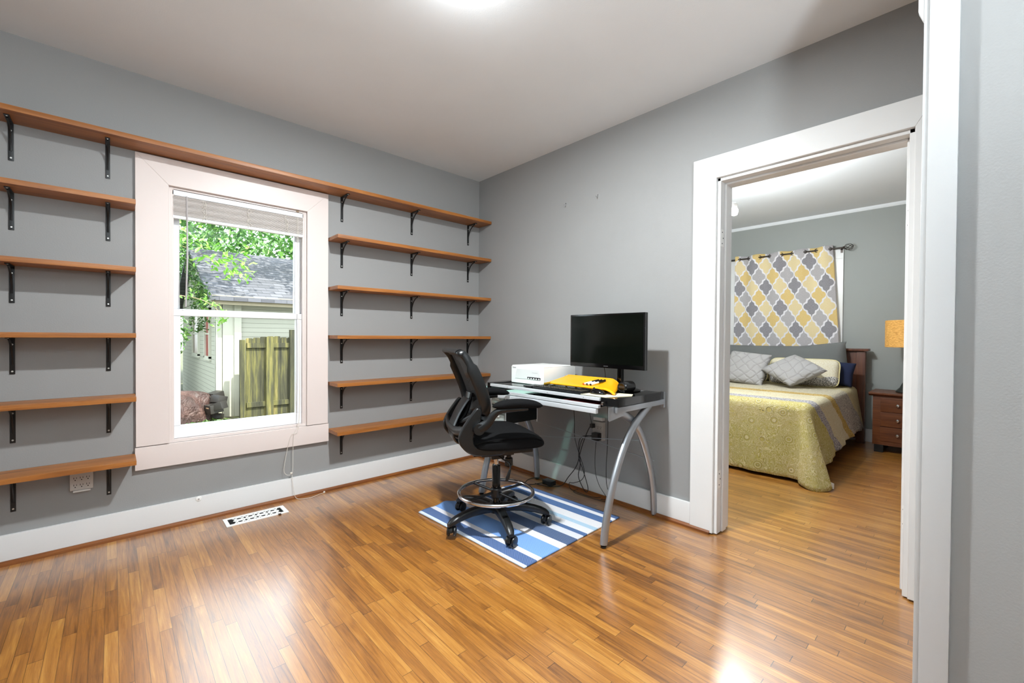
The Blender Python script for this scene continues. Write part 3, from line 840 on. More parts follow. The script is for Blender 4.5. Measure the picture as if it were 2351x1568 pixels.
# laptop feet under the front-left: olive end
MB().tube([ytop(.0, .0), ytop(.10, 0)], .009, 10).build('end_roll', plain('olive_end_plastic', '8A6C0C', .5), yt)
PENB = plain('pen_white', 'F0E8E2', .4)
ptz = [Vector(ytop(.55+.055*k, .28)) for k in range(3)]
tips = ['C0601A', '3A3A3A', '101010']
for k in range(3):
    a_ = ptz[k]+Vector((0, 0, .010)); b_ = Vector(ytop(.70+.055*k, .74))+Vector((0, 0, .012)); d = (b_-a_)
    lb = ['orange tipped white marker pen on the yellow tray', 'grey tipped white marker pen, the middle one on the yellow tray', 'black tipped white marker pen on the yellow tray, nearest the mouse'][k]
    mk = thing('marker_pen', lb, 'pen', a_, 0, 'marker pens on the yellow tray')
    MB().tube([a_, a_+d*.52], .0062, 12).build('barrel', PENB, mk)
    MB().tube([a_-d*.05, a_+d*.005], .0066, 12).build('end_cap', plain('pen_tip_%s' % tips[k], tips[k], .5), mk)
    MB().tube([a_+d*.52, a_+d*1.0], .0070, 12).build('cap', BLK, mk)

# monitor
mo = thing('monitor', 'black flat screen monitor on the desk', 'monitor', (-.22, -1.65, zt))
MX = -.262
m_ = MB(); m_.box(MX, MX+.03, -1.905, -1.342, .940, 1.285, bev=.004); m_.box(MX+.02, MX+.055, -1.82, -1.43, .98, 1.22, bev=.012); m_.build('housing', BLKG, mo)
scr = M('screen_glass'); scr.set(Base_Color=(.002, .003, .002, 1), Roughness=.12, Specular_IOR_Level=.22); scr = scr.mat
MB().box(MX-.0012, MX+.001, -1.893, -1.354, .966, 1.275).build('screen', scr, mo, smooth=0)
s_ = MB(); s_.box(MX-.0015, MX, -1.648, -1.615, .951, .9535); s_.build('brand_mark', PGREY, mo)
m_ = MB(); m_.box(-.215, -.185, -1.715, -1.683, zt+.01, 1.02, bev=.004); m_.build('stand_neck', BLKG, mo)
m_ = MB(); m_.lathe([(.12, zt+.001), (.125, zt+.006), (.11, zt+.012), (.02, zt+.016)], (-.20, -1.70, 0), 40); m_.build('stand_base', BLKG, mo)
spk = thing('speaker', 'black rounded speaker behind the right end of the yellow tray', 'speaker', (-.20, -1.76, zt))
m_ = MB(); rr = [(.001, -.055), (.026, -.055), (.033, -.048), (.036, 0), (.033, .048), (.026, .055), (.001, .055)]
m_.lathe(rr, (-.275, -1.792, zt+.0375), 28, 'x'); m_.build('body', BLKG, spk)
m_ = MB(); m_.ring((-.331, -1.792, zt+.0375), .024, .003, 24, 8, 'x'); m_.build('trim_ring', BLK, spk)

# cables
def cable(pts, label, r=.0022, cat='cable', group='black cables under the desk', name='cable', mat=None):
    return tag(MB().tube(spline(pts, 7), r, 7).build(name, mat or CABLE), label, cat, group)
cable([(-.235, -1.60, .945), (-.225, -1.602, .90), (-.20, -1.59, .86), (-.12, -1.58, .835), (-.05, -1.52, .82), (-.045, -1.50, .70), (-.045, -1.503, .593), (-.045, -1.50, .40), (-.045, -1.492, .24), (-.05, -1.50, .12), (-.055, -1.53, .03), (-.06, -1.46, .006)], 'black cable running down the wall between outlet and right desk leg')
cable([(-.06, -1.322, .80), (-.05, -1.325, .74), (-.05, -1.36, .69), (-.05, -1.36, .66), (-.05, -1.33, .65), (-.05, -1.315, .67), (-.05, -1.335, .69), (-.05, -1.35, .60), (-.05, -1.365, .53), (-.06, -1.375, .506)], 'thin black cable looping into the upper plug behind the desk', .0016)
bxo = tag(MB().box(-.058, -.04, -1.215, -1.192, .60, .69, bev=.002).build('cable_box', PAPER), 'small beige box hanging under the desk rear edge', 'box')
cable([(-.048, -1.205, .60), (-.045, -1.208, .50), (-.05, -1.215, .40), (-.05, -1.25, .30), (-.055, -1.31, .17), (-.055, -1.29, .10), (-.06, -1.22, .06), (-.065, -1.18, .05), (-.07, -1.20, .01), (-.08, -1.30, .006), (-.07, -1.40, .006), (-.06, -1.46, .02)], 'black cable dropping from the beige box to the floor')
cable([(-.07, -1.388, .435), (-.08, -1.33, .43), (-.075, -1.285, .40), (-.07, -1.27, .33), (-.075, -1.29, .22), (-.07, -1.27, .12), (-.07, -1.33, .03), (-.075, -1.36, .06), (-.07, -1.31, .18), (-.07, -1.27, .27), (-.065, -1.30, .40), (-.07, -1.385, .44)], 'looped black cable hanging from the power adapter', .0028)
cable([(-.065, -1.365, .50), (-.075, -1.34, .44), (-.08, -1.30, .33), (-.08, -1.26, .20), (-.09, -1.19, .10), (-.10, -1.14, .03), (-.13, -1.06, .006), (-.16, -1.0, .006), (-.17, -.93, .006)], 'thick black cable sweeping from the upper plug to the floor adapter', .003)
cable([(-.05, -1.41, .41), (-.05, -1.40, .30), (-.05, -1.405, .18), (-.055, -1.44, .10), (-.06, -1.49, .05), (-.06, -1.52, .006), (-.09, -1.42, .006), (-.10, -1.30, .006), (-.09, -1.24, .008), (-.07, -1.27, .03)], 'thin black cable hanging below the outlet to the baseboard', .0018)
cable([(-.12, -.97, .012), (-.20, -.93, .006), (-.23, -.88, .006), (-.17, -.86, .02), (-.11, -.90, .03), (-.09, -.97, .02)], 'black cord curling by the floor adapter near the back leg', .003)
ad = tag(MB().box(-.125, -.065, -1.05, -.96, 0, .035, bev=.006).build('floor_adapter', plain('adapter_dark', '1E2226', .25, var=.1)), 'black power brick on the floor against the baseboard', 'adapter')

# ------------------------------------------------------------------ bedroom
# window_2
w2 = bpy.data.objects.new('window_2', None); COL.objects.link(w2); w2['kind'] = 'structure'; w2.location = (BX, -1.55, 1)
m_ = MB(); o0, o1_, oz0, oz1 = -2.178, -.93, .83, 2.163
m_.box(BX-.02, BX, o0, bw[0], bw[2], bw[3]); m_.box(BX-.02, BX, bw[1], o1_, bw[2], bw[3]); m_.box(BX-.02, BX, o0, o1_, bw[3], oz1); m_.box(BX-.02, BX, o0, o1_, oz0, bw[2])
m_.build('window_casing', WHITE, w2, bev=.002)
m_ = MB(); m_.box(BX+.03, BX+.06, bw[0], bw[0]+.05, bw[2], bw[3]); m_.box(BX+.03, BX+.06, bw[1]-.05, bw[1], bw[2], bw[3]); m_.box(BX+.03, BX+.06, bw[0], bw[1], 1.48, 1.53); m_.box(BX+.03, BX+.06, bw[0], bw[1], bw[2], bw[2]+.05); m_.box(BX+.03, BX+.06, bw[0], bw[1], bw[3]-.05, bw[3])
m_.build('window_sash', WHITE, w2)
MB().box(BX+.04, BX+.045, bw[0], bw[1], bw[2], bw[3]).build('window_pane', GLASS, w2, smooth=0)
# curtain
QT = M('curtain_quatrefoil'); uv = QT.n('ShaderNodeTexCoord').outputs['UV']; sp_ = QT.n('ShaderNodeSeparateXYZ'); QT.l(uv, sp_.inputs[0])
cu, cv = S(QT.nt, sp_.outputs[0]), S(QT.nt, sp_.outputs[1])
sx_, sy_ = .165, .262     # full lattice cell (rows of the same phase are sy_ apart)
def quat(offx, offy):
    px = ((cu+offx)/sx_); py = ((cv+offy)/sy_)
    ix, iy = px.floor(), py.floor()
    dx = (px.fract()-.5)*sx_; dy = (py.fract()-.5)*sy_
    ax, ay = dx.abs(), dy.abs()
    c1 = ((ax-.036)*(ax-.036)+ay*ay).sqrt()-.039
    c2 = (ax*ax+(ay-.056)*(ay-.056)).sqrt()-.034
    dmd = (ax/.066+ay/.104-1.0)*.045
    tip = (ax/.030+(ay/.122)-1.0)*.02
    d = c1.mn(c2).mn(dmd).mn(tip)
    return d.lt(0.0), ix, iy
qa, ixa, iya = quat(0.0, 0.0); qb, ixb, iyb = quat(sx_/2, sy_/2)
pa_ = ((ixa+iya).mod(2.0)).gt(.5); pb_ = ((ixb+iyb).mod(2.0)).gt(.5)
weave = QT.noise(QT.vec(cu*60, cv*900, 0), 1, 2)*.5+QT.noise(QT.vec(cu*900, cv*60, 3), 1, 2)*.5
ca = QT.mix(pa_, '78757C', 'DECA94'); cb_ = QT.mix(pb_, 'D6B664', 'A6A2A4')
cc = QT.mix(qa, 'E4E2E6', ca); cc = QT.mix(qb, cc, cb_)
cc = QT.mix((weave-.38).mx(0)*1.1, cc, 'F0EEEC')
QT.set(Base_Color=cc, Roughness=.9, Specular_IOR_Level=.1); QT = QT.mat
cur = thing('curtain', 'curtain with yellow and grey quatrefoil pattern over the bedroom window', 'curtain', (3.5, -1.55, 1.05))
bm = bmesh.new(); uvl = bm.loops.layers.uv.new('u'); NU, NV = 120, 30; gv = []
for i in range(NU+1):
    for j in range(NV+1):
        u, v_ = i/NU, j/NV
        yt0, yt1 = -1.04, -2.088; yb0, yb1 = -1.03, -2.165
        y = (yt0+(yt1-yt0)*u)*(1-v_)+(yb0+(yb1-yb0)*u)*v_
        amp = .022*(1-v_*.6); x = 3.50+amp*math.sin((u*8.6-.35)*PI)
        z = 2.205-1.195*v_+.006*math.cos((u*8.6-.35)*PI)*(1-v_)
        gv.append((bm.verts.new((x, y, z)), u*1.13+.03, -v_*1.165+.02))
for i in range(NU):
    for j in range(NV):
        q = [i*(NV+1)+j, (i+1)*(NV+1)+j, (i+1)*(NV+1)+j+1, i*(NV+1)+j+1]
        fc = bm.faces.new([gv[k][0] for k in q])
        for lp_, k in zip(fc.loops, q): lp_[uvl].uv = (gv[k][1], gv[k][2])
mb = MB(); mb.bm.free(); mb.bm = bm; mb.build('panel', QT, cur, smooth=60, solid=.002)
ROD = plain('dark_bronze', '3B342F', .35, .6)
gr = MB()
for k in range(9):
    u = (k+.35)/8.6
    if u > 1: break
    y = -1.04-1.048*u
    gr.ring((3.50, y, 2.168), .020, .004, 20, 8, 'x')
gr.split('grommet', ROD, cur)
rod = thing('curtain_rod', 'dark metal rod with cage finial over the bedroom curtain', 'curtain rod', (3.495, -1.6, 2.168))
MB().cyl((3.50, -.88, 2.168), (3.50, -2.19, 2.168), .0085, 14).build('pole', ROD, rod)
fn = MB(); fc_ = Vector((3.50, -2.235, 2.168))
for k in range(6):
    pts = []
    for i in range(13):
        t_ = PI*i/12; a_ = 2*PI*k/6+t_*.9
        pts.append(fc_+Vector((math.cos(a_)*.036*math.sin(t_), .040*math.cos(t_), math.sin(a_)*.036*math.sin(t_))))
    fn.tube(pts, .0026, 6)
fn.lathe([(.011, -.0), (.013, .012), (.009, .02)], (3.50, -2.20, 2.168), 14, 'y'); fn.build('finial', ROD, rod)
for yb_ in (-2.16, -.915):
    bk = MB(); bk.box(3.492, BX-.02, yb_-.005, yb_+.005, 2.150, 2.1595); bk.box(BX-.026, BX-.0205, yb_-.01, yb_+.01, 2.12, 2.18); bk.build('bracket', ROD, rod)

# bed
bed = thing('bed', 'wooden bed with dark brown headboard seen through the doorway', 'bed', (2.4, -1.55, 0))
hb = MB(); hb.box(3.44, 3.50, -2.395, -.70, .05, 1.005, bev=.004); hb.box(3.40, 3.53, -2.435, -.66, 1.005, 1.03, bev=.005); hb.box(3.43, 3.505, -2.405, -2.33, .0, 1.0, bev=.004); hb.box(3.43, 3.505, -.78, -.70, .0, 1.0, bev=.004)
hb.build('headboard', HEADW, bed)
fm = MB(); fm.box(1.46, 3.43, -2.30, -.84, .14, .18, bev=.01)
for x in (1.6, 2.5, 3.3):
    for y in (-2.22, -.92): fm.cyl((x, y, .0), (x, y, .15), .02, 12)
fm.build('bed_frame', BLK, bed)
MB().box(1.47, 3.42, -2.32, -.82, .18, .36, bev=.03).build('box_spring', plain('box_spring_grey', '8B9094', .9, var=.05), bed)
MB().box(1.46, 3.42, -2.33, -.81, .36, .588, bev=.05, seg=4).build('mattress', plain('mattress_white', 'C9C9C6', .9), bed)

# quilt
QM = M('quilt_cloth'); xq, yq, zq = QM.pos()
side = (yq*-1.0-2.30).ss(0, .06)
c_ = xq-side*((.61-zq).mx(0))*1.25
wob = QM.noise(QM.vec(xq, yq, zq), 30, 2)*.05
cc_ = c_+wob-.025
P = QM.n('ShaderNodeNewGeometry').outputs['Position']
# swirl rings: distance to voronoi cells, rippled
vd = QM.voro(P, 8.0); ringp = ((vd*46).sin()*.5+.5).ss(.35, .75)
vd2 = QM.noise(P, 13, 2, .5, 2.5); squig = ((vd2*48).sin()*.5+.5).ss(.35, .75)
near = vd.lt(.30)
patt = near*ringp+(1-near)*squig
pm_ = patt*.55
sp1 = QM.noise(P, 130, 2)
ygr = QM.mix(pm_, 'BFB260', 'F2E8B8')
ygr = QM.mix(QM.noise(P, 2.2, 2).ss(.3, .7), ygr, QM.mix(pm_, 'CDBB7A', 'F4E8C4'))
gry = QM.mix(sp1.ss(.42, .58), '7E7A86', 'DCD6D2')
crm = QM.mix(squig, 'DCCFA8', 'E8DFC4')
gld = QM.mix(squig, 'C09A4C', 'DCC48A')
gw = QM.mix(sp1.ss(.4, .6), '8C8682', 'DED4C6')
col = QM.mix(cc_.gt(1.56), ygr, gry); col = QM.mix(cc_.gt(1.72), col, crm); col = QM.mix(cc_.gt(2.12), col, gld); gw = QM.mix((1-side)*.7, gw, crm); gld2 = QM.mix((1-side)*.55, gld, crm); col = QM.mix(cc_.gt(2.28), col, gw); col = QM.mix(cc_.gt(2.86), col, QM.mix(squig, 'D2C290', 'E2D6B4'))
QM.set(Base_Color=col, Roughness=.9, Specular_IOR_Level=.15); QM.bump(patt*1.0+squig*.3, 1.0, .010); QM = QM.mat
bm = MB()
XF, YS, YN, ZT = 1.44, -2.34, -.80, .612
# perimeter columns: near side (hidden far side), foot edge, corner arc, right side
per = []      # (point on rim, outward dir, drop)
def wave(k, a_): return a_*math.sin(k)
L = 34
for k in range(0, 31): x = 3.36-(3.36-XF-.05)*k/30; per.append((Vector((x, YN, 0)), Vector((0, 1, 0)), .45, .04))
for k in range(1, 8): a_ = PI/2*k/8; per.append((Vector((XF+.05, YN-.05, 0))+Vector((-math.sin(a_), math.cos(a_), 0))*.05, Vector((-math.sin(a_), math.cos(a_), 0)), .56, .10))
for k in range(0, 41): y = YN-.05-(YN-YS-.1)*k/40; per.append((Vector((XF, y, 0)), Vector((-1, 0, 0)), .585, .05+.0*k))
for k in range(1, 16): a_ = PI/2*k/16; per.append((Vector((XF+.05, YS+.05, 0))+Vector((-math.cos(a_), -math.sin(a_), 0))*.05, Vector((-math.cos(a_), -math.sin(a_), 0)), .585+.05*math.sin(2*a_)-.05*(k/16), .06+.16*math.sin(2*a_)))
for k in range(0, 49):
    f_ = k/48; x = XF+.05+(3.40-XF-.05)*f_; dz = .535-.10*min(1, f_*1.8); per.append((Vector((x, YS, 0)), Vector((0, -1, 0)), dz, .06))
ND = 22; rows = []
for idx, (p, d, drop, flare) in enumerate(per):
    colv = []
    for j in range(ND+1):
        t_ = j/ND; s_ = t_*drop
        if t_ < .12: a_ = t_/.12*PI/2; rr_ = .05; out = rr_*math.sin(a_)-.05; dn = rr_*(1-math.cos(a_))
        else: q = (t_-.12)/.88; out = flare*q+.010*math.sin(idx*.55+1)*q+.006*math.sin(idx*1.3)*q; dn = .05+(drop-.05)*q
        colv.append(bm.bm.verts.new(p+d*out+Vector((0, 0, ZT-dn))))
    rows.append(colv)
for i in range(len(rows)-1):
    for j in range(ND): bm.bm.faces.new((rows[i][j], rows[i+1][j], rows[i+1][j+1], rows[i][j+1]))
# top: fill with a strip grid between left rim and the rest using centre fan rows
top = [r_[0] for r_ in rows]
NL, NC = 31, len(top)
cent = bm.bm.faces.new(top+[]) if False else None
bmesh.ops.contextual_create(bm.bm, geom=[e for e in bm.bm.edges if e.verts[0] in set(top) and e.verts[1] in set(top)]+[bm.bm.edges.new((top[-1], top[0]))])
quilt = bm.build('quilt', QM, None, smooth=60, solid=.012)
tag(quilt, 'yellow green quilt with grey and cream bands draped over the bed', 'quilt')
TAG = tag(MB().prism([(1.40, -2.475), (1.43, -2.51), (1.46, -2.48)], 'z', .003, .045).build('quilt_label', WPLAS), 'small white care label poking out under the quilt corner', 'label')

# pillows
def pillow(name, w, h, t, mat, label, M4, cat='pillow', group=None, pinch=.12, pip=None, n=26, rnd=0):
    m_ = MB()
    def f(u, v, s_):
        a_, b_ = 2*u-1, 2*v-1
        e = (max(0, 1-abs(a_)**2.4)*max(0, 1-abs(b_)**2.4))**.42
        k = 1-pinch*(1-abs(a_)**1)*abs(b_)**4*.6; k2 = 1-pinch*(1-abs(b_))*abs(a_)**4*.6
        c_ = 1-rnd*abs(a_)**7*abs(b_)**5
        return Vector((a_*w/2*k2*c_, s_*t/2*e, b_*h/2*k*c_))
    vs = []
    for s_ in (1, -1): m_.grid(lambda u, v: f(u, v, s_), n, n)
    m_.xform(M4)
    if pip is None:
        o = m_.build(name, mat, None, smooth=80, weld=.0005); return tag(o, label, cat, group)
    root = thing(name, label, cat, M4.translation, 0, group)
    m_.build('cushion', mat, root, smooth=80, weld=.0005)
    q = MB(); pts = [f(i/20, 0, 0) for i in range(20)]+[f(1, i/12, 0) for i in range(12)]+[f(1-i/20, 1, 0) for i in range(20)]+[f(0, 1-i/12, 0) for i in range(13)]
    q.tube([M4 @ p for p in pts], .006, 8); q.build('piping', pip, root); return root
def PM(x, y, z, lean=0, roll=0, yaw=0):
    # local X -> world -y, local Y (thickness) -> world -x (facing viewer), local Z up
    B_ = Matrix(((0, -1, 0, 0), (-1, 0, 0, 0), (0, 0, 1, 0), (0, 0, 0, 1)))
    return Matrix.Translation((x, y, z)) @ Matrix.Rotation(yaw, 4, 'Z') @ Matrix.Rotation(lean, 4, 'Y') @ Matrix.Rotation(roll, 4, 'X') @ B_
DG = plain('charcoal_velvet', '6C6E6C', .95, var=.12, scale=6, bump=.2, bscale=120)
SH = M('sham_cloth'); xs, ys, zs = SH.pos(); Pn = SH.n('ShaderNodeNewGeometry').outputs['Position']
sq2 = (SH.noise(Pn, 40, 3, .6, 2.0)*40).sin()*.5+.5
SH.set(Base_Color=SH.mix((zs+SH.noise(Pn, 14, 2)*.06).lt(.755), SH.mix(sq2, 'D2C59C', 'F0EBDC'), SH.mix(SH.noise(Pn, 110, 2).ss(.45, .55), '74716F', 'DAD6D0')), Roughness=.9)
SH.bump(sq2, .4, .004); SH = SH.mat
LG = M('pinched_grey_cloth'); xo, yo_, zo = LG.pos(True)
PL = LG.n('ShaderNodeNewGeometry').outputs['Position']; yw, zw = LG.pos()[1:]
d1 = (((yw*1.0+zw*1.15+LG.noise(PL, 6, 2)*.10)/.12).fract()-.5).abs(); d2 = (((yw*1.0-zw*1.15+LG.noise(PL, 8, 2)*.10)/.12).fract()-.5).abs()
rid = d1.mn(d2)
LG.set(Base_Color=LG.mix(rid.ss(0, .06), '8F8C8A', 'A29F9D'), Roughness=.85); LG.bump(rid.ss(0, .2), .5, .010); LG = LG.mat
# long charcoal backrest cushion (higher peak at its right end)
m_ = MB(); rings = []
NR = 40
for k in range(NR+1):
    f_ = k/NR; y = -.62-1.64*f_
    zt_ = 1.062-.018*math.sin(f_*PI)+.05*max(0, (f_-.72)/.28)**1.3
    e = (max(.02, 1-abs(2*f_-1)**10))**.5
    ring = []
    for q in [2*PI*j/20 for j in range(20)]:
        cq, sq = math.cos(q), math.sin(q)
        hz = (zt_-.612)/2; zc = .612+hz
        xw = (.11*(1-.55*(sq*.5+.5)))*e+.006
        ring.append(Vector((3.33+xw*math.copysign(abs(cq)**.9, cq)-.0*sq, y+(.02*math.sin(sq*3) if f_ > .95 else 0), zc+hz*math.copysign(abs(sq)**.85, sq)*(.985 if e < .9 else 1))))
    rings.append(ring)
tag(m_.loft(rings).build('bolster_cushion', DG, None, smooth=80), 'long charcoal backrest cushion against the headboard', 'cushion')
pip = plain('yellow_piping', 'DCD09A', .8)
pillow('pillow', .66, .30, .17, SH, 'cream patterned pillow with yellow piping on the right half of the bed', PM(3.03, -1.925, .768, R(16)), group='patterned pillows', pip=pip, rnd=.10, pinch=.03)
pillow('pillow', .66, .31, .17, SH, 'cream patterned pillow with yellow piping behind the left grey cushion', PM(3.03, -1.255, .774, R(16)), group='patterned pillows', pip=pip, rnd=.10, pinch=.03)
pillow('cushion', .43, .43, .15, LG, 'grey pinched cushion lying diamond wise on the right side of the bed', PM(2.745, -1.90, .800, R(48)) @ Matrix.Diagonal((1, 1, .78, 1)) @ Matrix.Rotation(R(41), 4, 'Y'), 'cushion', 'grey pinched cushions', pinch=.05)
pillow('cushion', .44, .40, .14, LG, 'grey pinched cushion standing square at the left beside the door jamb', PM(2.80, -1.42, .795, R(30), R(6)), 'cushion', 'grey pinched cushions', pinch=.05)
pillow('pillow', .30, .26, .14, plain('navy_cloth', '151F3E', .9, var=.2, scale=9), 'navy blue pillow tucked between patterned pillow and charcoal cushion', PM(3.19, -2.20, .765, R(12), R(6)))

# nightstand
ns = thing('nightstand', 'dark cherry wood nightstand with three drawers beside the bed', 'nightstand', (3.3, -2.78, 0))
nx0, nx1, ny0, ny1 = 3.10, 3.50, -3.10, -2.515
MB().box(nx0, nx1, ny0, ny1, .075, .565, bev=.004).build('body', NIGHT, ns)
MB().prism([(nx0-.035, .583), (nx0-.035, .600), (nx1, .600), (nx1, .565), (nx0-.01, .565)], 'y', ny0-.03, ny1+.03).build('top', NIGHT, ns, bev=.002)
for k in range(3):
    z0 = .118+.147*k
    d_ = MB().box(nx0-.008, nx0+.01, ny0+.06, ny1-.062, z0, z0+.138, bev=.004).build('drawer', NIGHT, ns)
    MB().lathe([(.0005, -.03), (.012, -.028), (.014, -.022), (.006, -.016), (.006, -.006)], (nx0, (ny0+ny1)/2+.1, z0+.07), 16, 'x').build('knob', CHROME, d_)
for (x, y) in ((nx0+.03, ny1-.05), (nx0+.03, ny0+.05), (nx1-.04, ny1-.05), (nx1-.04, ny0+.05)):
    MB().box(x-.03, x+.03, y-.035, y+.035, 0, .077, bev=.003).build('foot', BLK, ns)
lamp = thing('table_lamp', 'table lamp with orange woven drum shade on the nightstand', 'lamp', (3.28, -2.79, .60))
SHD = M('woven_shade'); xs, ys, zs = SHD.pos()
wn = SHD.noise(SHD.vec(xs*40, ys*40, zs*160), 1, 4, .7)
SHD.set(Base_Color=SHD.mix(wn.ss(.35, .65), 'C08438', 'E8B464'), Roughness=.8, Emission_Color=(.9, .5, .14, 1), Emission_Strength=.12); SHD.bump(wn, .6, .004); SHD = SHD.mat
m_ = MB(); m_.lathe([(.20, 1.055), (.203, 1.06), (.203, 1.32), (.20, 1.325), (.196, 1.32), (.196, 1.06)], (3.28, -2.785, 0), 48); m_.build('lamp_shade', SHD, lamp)
MB().lathe([(.001, .601), (.115, .601), (.117, .612), (.085, .65), (.055, .72), (.032, .82), (.022, .92), (.02, 1.0), (.008, 1.02), (.008, 1.2), (.001, 1.2)], (3.28, -2.785, 0), 32).build('lamp_base', plain('dark_pewter', '3A3C38', .35, .4), lamp)
# bedroom ceiling light: three armed fixture, its right bulb shows beside the door jamb
BLX, BLY = 1.20, -1.715
bl = thing('ceiling_light', 'three armed bedroom ceiling lamp, its bulb glowing beside the left door jamb', 'lamp', (BLX, BLY, H))
MB().lathe([(.0005, 0), (.07, -.001), (.068, -.02), (.02, -.04), (.008, -.06), (.008, -.30), (.03, -.31), (.03, -.35), (.0005, -.36)], (BLX, BLY, H), 32).build('canopy', WHITE, bl)
bpos = []
for a_ in (-90, 30, 150):
    d = Vector((math.cos(R(a_)), math.sin(R(a_)), 0)); c0 = Vector((BLX, BLY, H-.33))
    ao = MB().tube(spline([c0, c0+d*.07+Vector((0, 0, .012)), c0+d*.13+Vector((0, 0, -.02))], 5), .007, 8).build('arm', WHITE, bl)
    e_ = c0+d*.14
    MB().lathe([(.014, -.02), (.024, -.03), (.020, -.055), (.0005, -.055)], e_, 20).build('socket', WHITE, ao)
    MB().lathe([(.014, -.055), (.028, -.075), (.031, -.095), (.022, -.12), (.0005, -.128)], e_, 24).build('bulb', BULB, ao); bpos.append(e_+Vector((0, 0, -.17)))

# ------------------------------------------------------------------ outdoors
GZ = -.75
def ext_ground():
    m = M('leaf_litter'); x, y, z = m.pos(); P_ = m.vec(x, y, z)
    m.set(Base_Color=m.ramp(m.noise(P_, 9, 5, .7), [(.3, '2A281C'), (.5, '4C4636'), (.62, '485A28'), (.75, '7A6E5A')]), Roughness=.95); m.bump(m.noise(P_, 30, 4), 1, .03); return m.mat
struct('ground', MB().box(-30, 30, .16, 60, GZ-.1, GZ), ext_ground(), smooth=0)
def siding(name, c):
    m = M(name); x, y, z = m.pos(); k = (z/.108).fract()
    m.set(Base_Color=m.mix(k.lt(.07), m.mix(m.noise(m.vec(x, y, z), 1.6, 4), tuple(q*.86 for q in rgb(c)), c), '5A5A4E'), Roughness=.7); m.bump(k, .6, .01); return m.mat
SIDE = siding('cream_clapboard', 'A09F90')
nb = thing('neighbour_house', 'cream clapboard house with grey shingle roof beyond the window', 'house', (1.5, 10, GZ))
NX = -.82
MB().box(NX, 7.5, 8.5, 15, GZ, 2.0).build('wall', SIDE, nb, smooth=0)
EXT = plain('exterior_trim', 'A3A293', .6, var=.05)
m_ = MB(); m_.box(NX-.03, NX+.09, 8.47, 8.52, GZ, 2.0); m_.box(NX-.03, NX+.0, 8.44, 8.62, GZ, 2.0); m_.box(NX+.10, NX+.32, 8.44, 8.5, GZ, 2.0); m_.box(NX+.32, NX+.46, 8.40, 8.5, GZ, 2.0)
m_.build('corner_board', EXT, nb)
m_ = MB(); m_.box(-.98, 7.6, 8.08, 8.12, 1.80, 2.0); m_.box(NX, 7.6, 8.1, 8.5, 1.86, 1.90); m_.build('fascia', plain('weathered_fascia', '8A806A', .8, var=.15, scale=9), nb)
SHG = M('shingles'); x, y, z = SHG.pos(); rowz = (z/.085).floor(); k1 = (z/.085).fract(); k2 = ((x+rowz*.137)/.27).fract()
SHG.set(Base_Color=SHG.mix((k1.lt(.14)*1.0).mx(k2.lt(.03)), SHG.mix(SHG.white(SHG.vec(((x+rowz*.137)/.27).floor(), rowz, 0)), '3F3F45', '54545B'), '1E1E22'), Roughness=.85); SHG = SHG.mat
rf = MB(); rf.prism([(8.0, 1.95), (11.8, 3.56), (15.6, 1.95), (15.6, 1.88), (11.8, 3.49), (8.0, 1.88)], 'x', -1.02, 7.8); rf.build('roof', SHG, nb, smooth=0)
m_ = MB(); m_.prism([(8.5, 2.02), (11.8, 3.47), (15, 2.1), (15, 2.02)], 'x', NX, NX+.1); m_.build('gable', SIDE, nb, smooth=0)
WD = plain('house_window_red', '7A2A22', .4, var=.3, scale=4); WD2 = plain('house_window_dark', '5A4030', .3, var=.5, scale=3)
for (y0, y1, mt) in ((9.35, 10.0, WD), (11.2, 12.3, WD2)):
    wf = MB(); wf.box(NX-.05, NX, y0-.09, y0, .55, 1.78); wf.box(NX-.05, NX, y1, y1+.09, .55, 1.78); wf.box(NX-.05, NX, y0-.09, y1+.09, .50, .60); wf.box(NX-.05, NX, y0-.09, y1+.09, 1.72, 1.84); wf.box(NX-.03, NX, y0, y1, 1.13, 1.17)
    wo = wf.build('window', EXT, nb)
    MB().box(NX-.01, NX+.01, y0, y1, .58, 1.74).build('pane', mt, wo, smooth=0)
# fence
FW = M('mossy_fence_wood'); x, y, z = FW.pos()
bi = (x/.14).floor()
FW.set(Base_Color=FW.ramp(FW.noise(FW.vec(x*14, y*14, z*1.1), 1, 5, .65)*.8+FW.white(FW.vec(bi, 0, 0))*.25, [(.3, '15150E'), (.48, '34331F'), (.62, '59552A'), (.8, '9A845E')]), Roughness=.9); FW = FW.mat
fe = thing('wooden_fence', 'weathered mossy wooden fence in front of the neighbouring house', 'fence', (.3, 7.9, GZ))
m_ = MB(); random.seed(3)
for k in range(20):
    x0 = -.37+.142*k; tz = 1.10+random.uniform(-.025, .02)
    if k < 2: tz -= .03
    m_.prism([(x0, GZ), (x0+.138, GZ), (x0+.138, tz-.02), (x0+.12, tz), (x0+.02, tz), (x0, tz-.02)], 'y', 7.9, 7.92)
m_.build('board_panel', FW, fe, smooth=0)
m_ = MB(); m_.box(-.36, 2.6, 7.86, 7.90, .84, .95); m_.box(-.36, 2.6, 7.86, 7.90, -.5, -.39); m_.build('rail', FW, fe, smooth=0)
for (x0, w_, h_) in ((-.50, .105, 1.02), (.02, .15, 1.09), (.52, .17, 1.26)): MB().box(x0, x0+w_, 7.80, 7.90, GZ, h_, bev=.006).build('post', FW, fe, smooth=0)
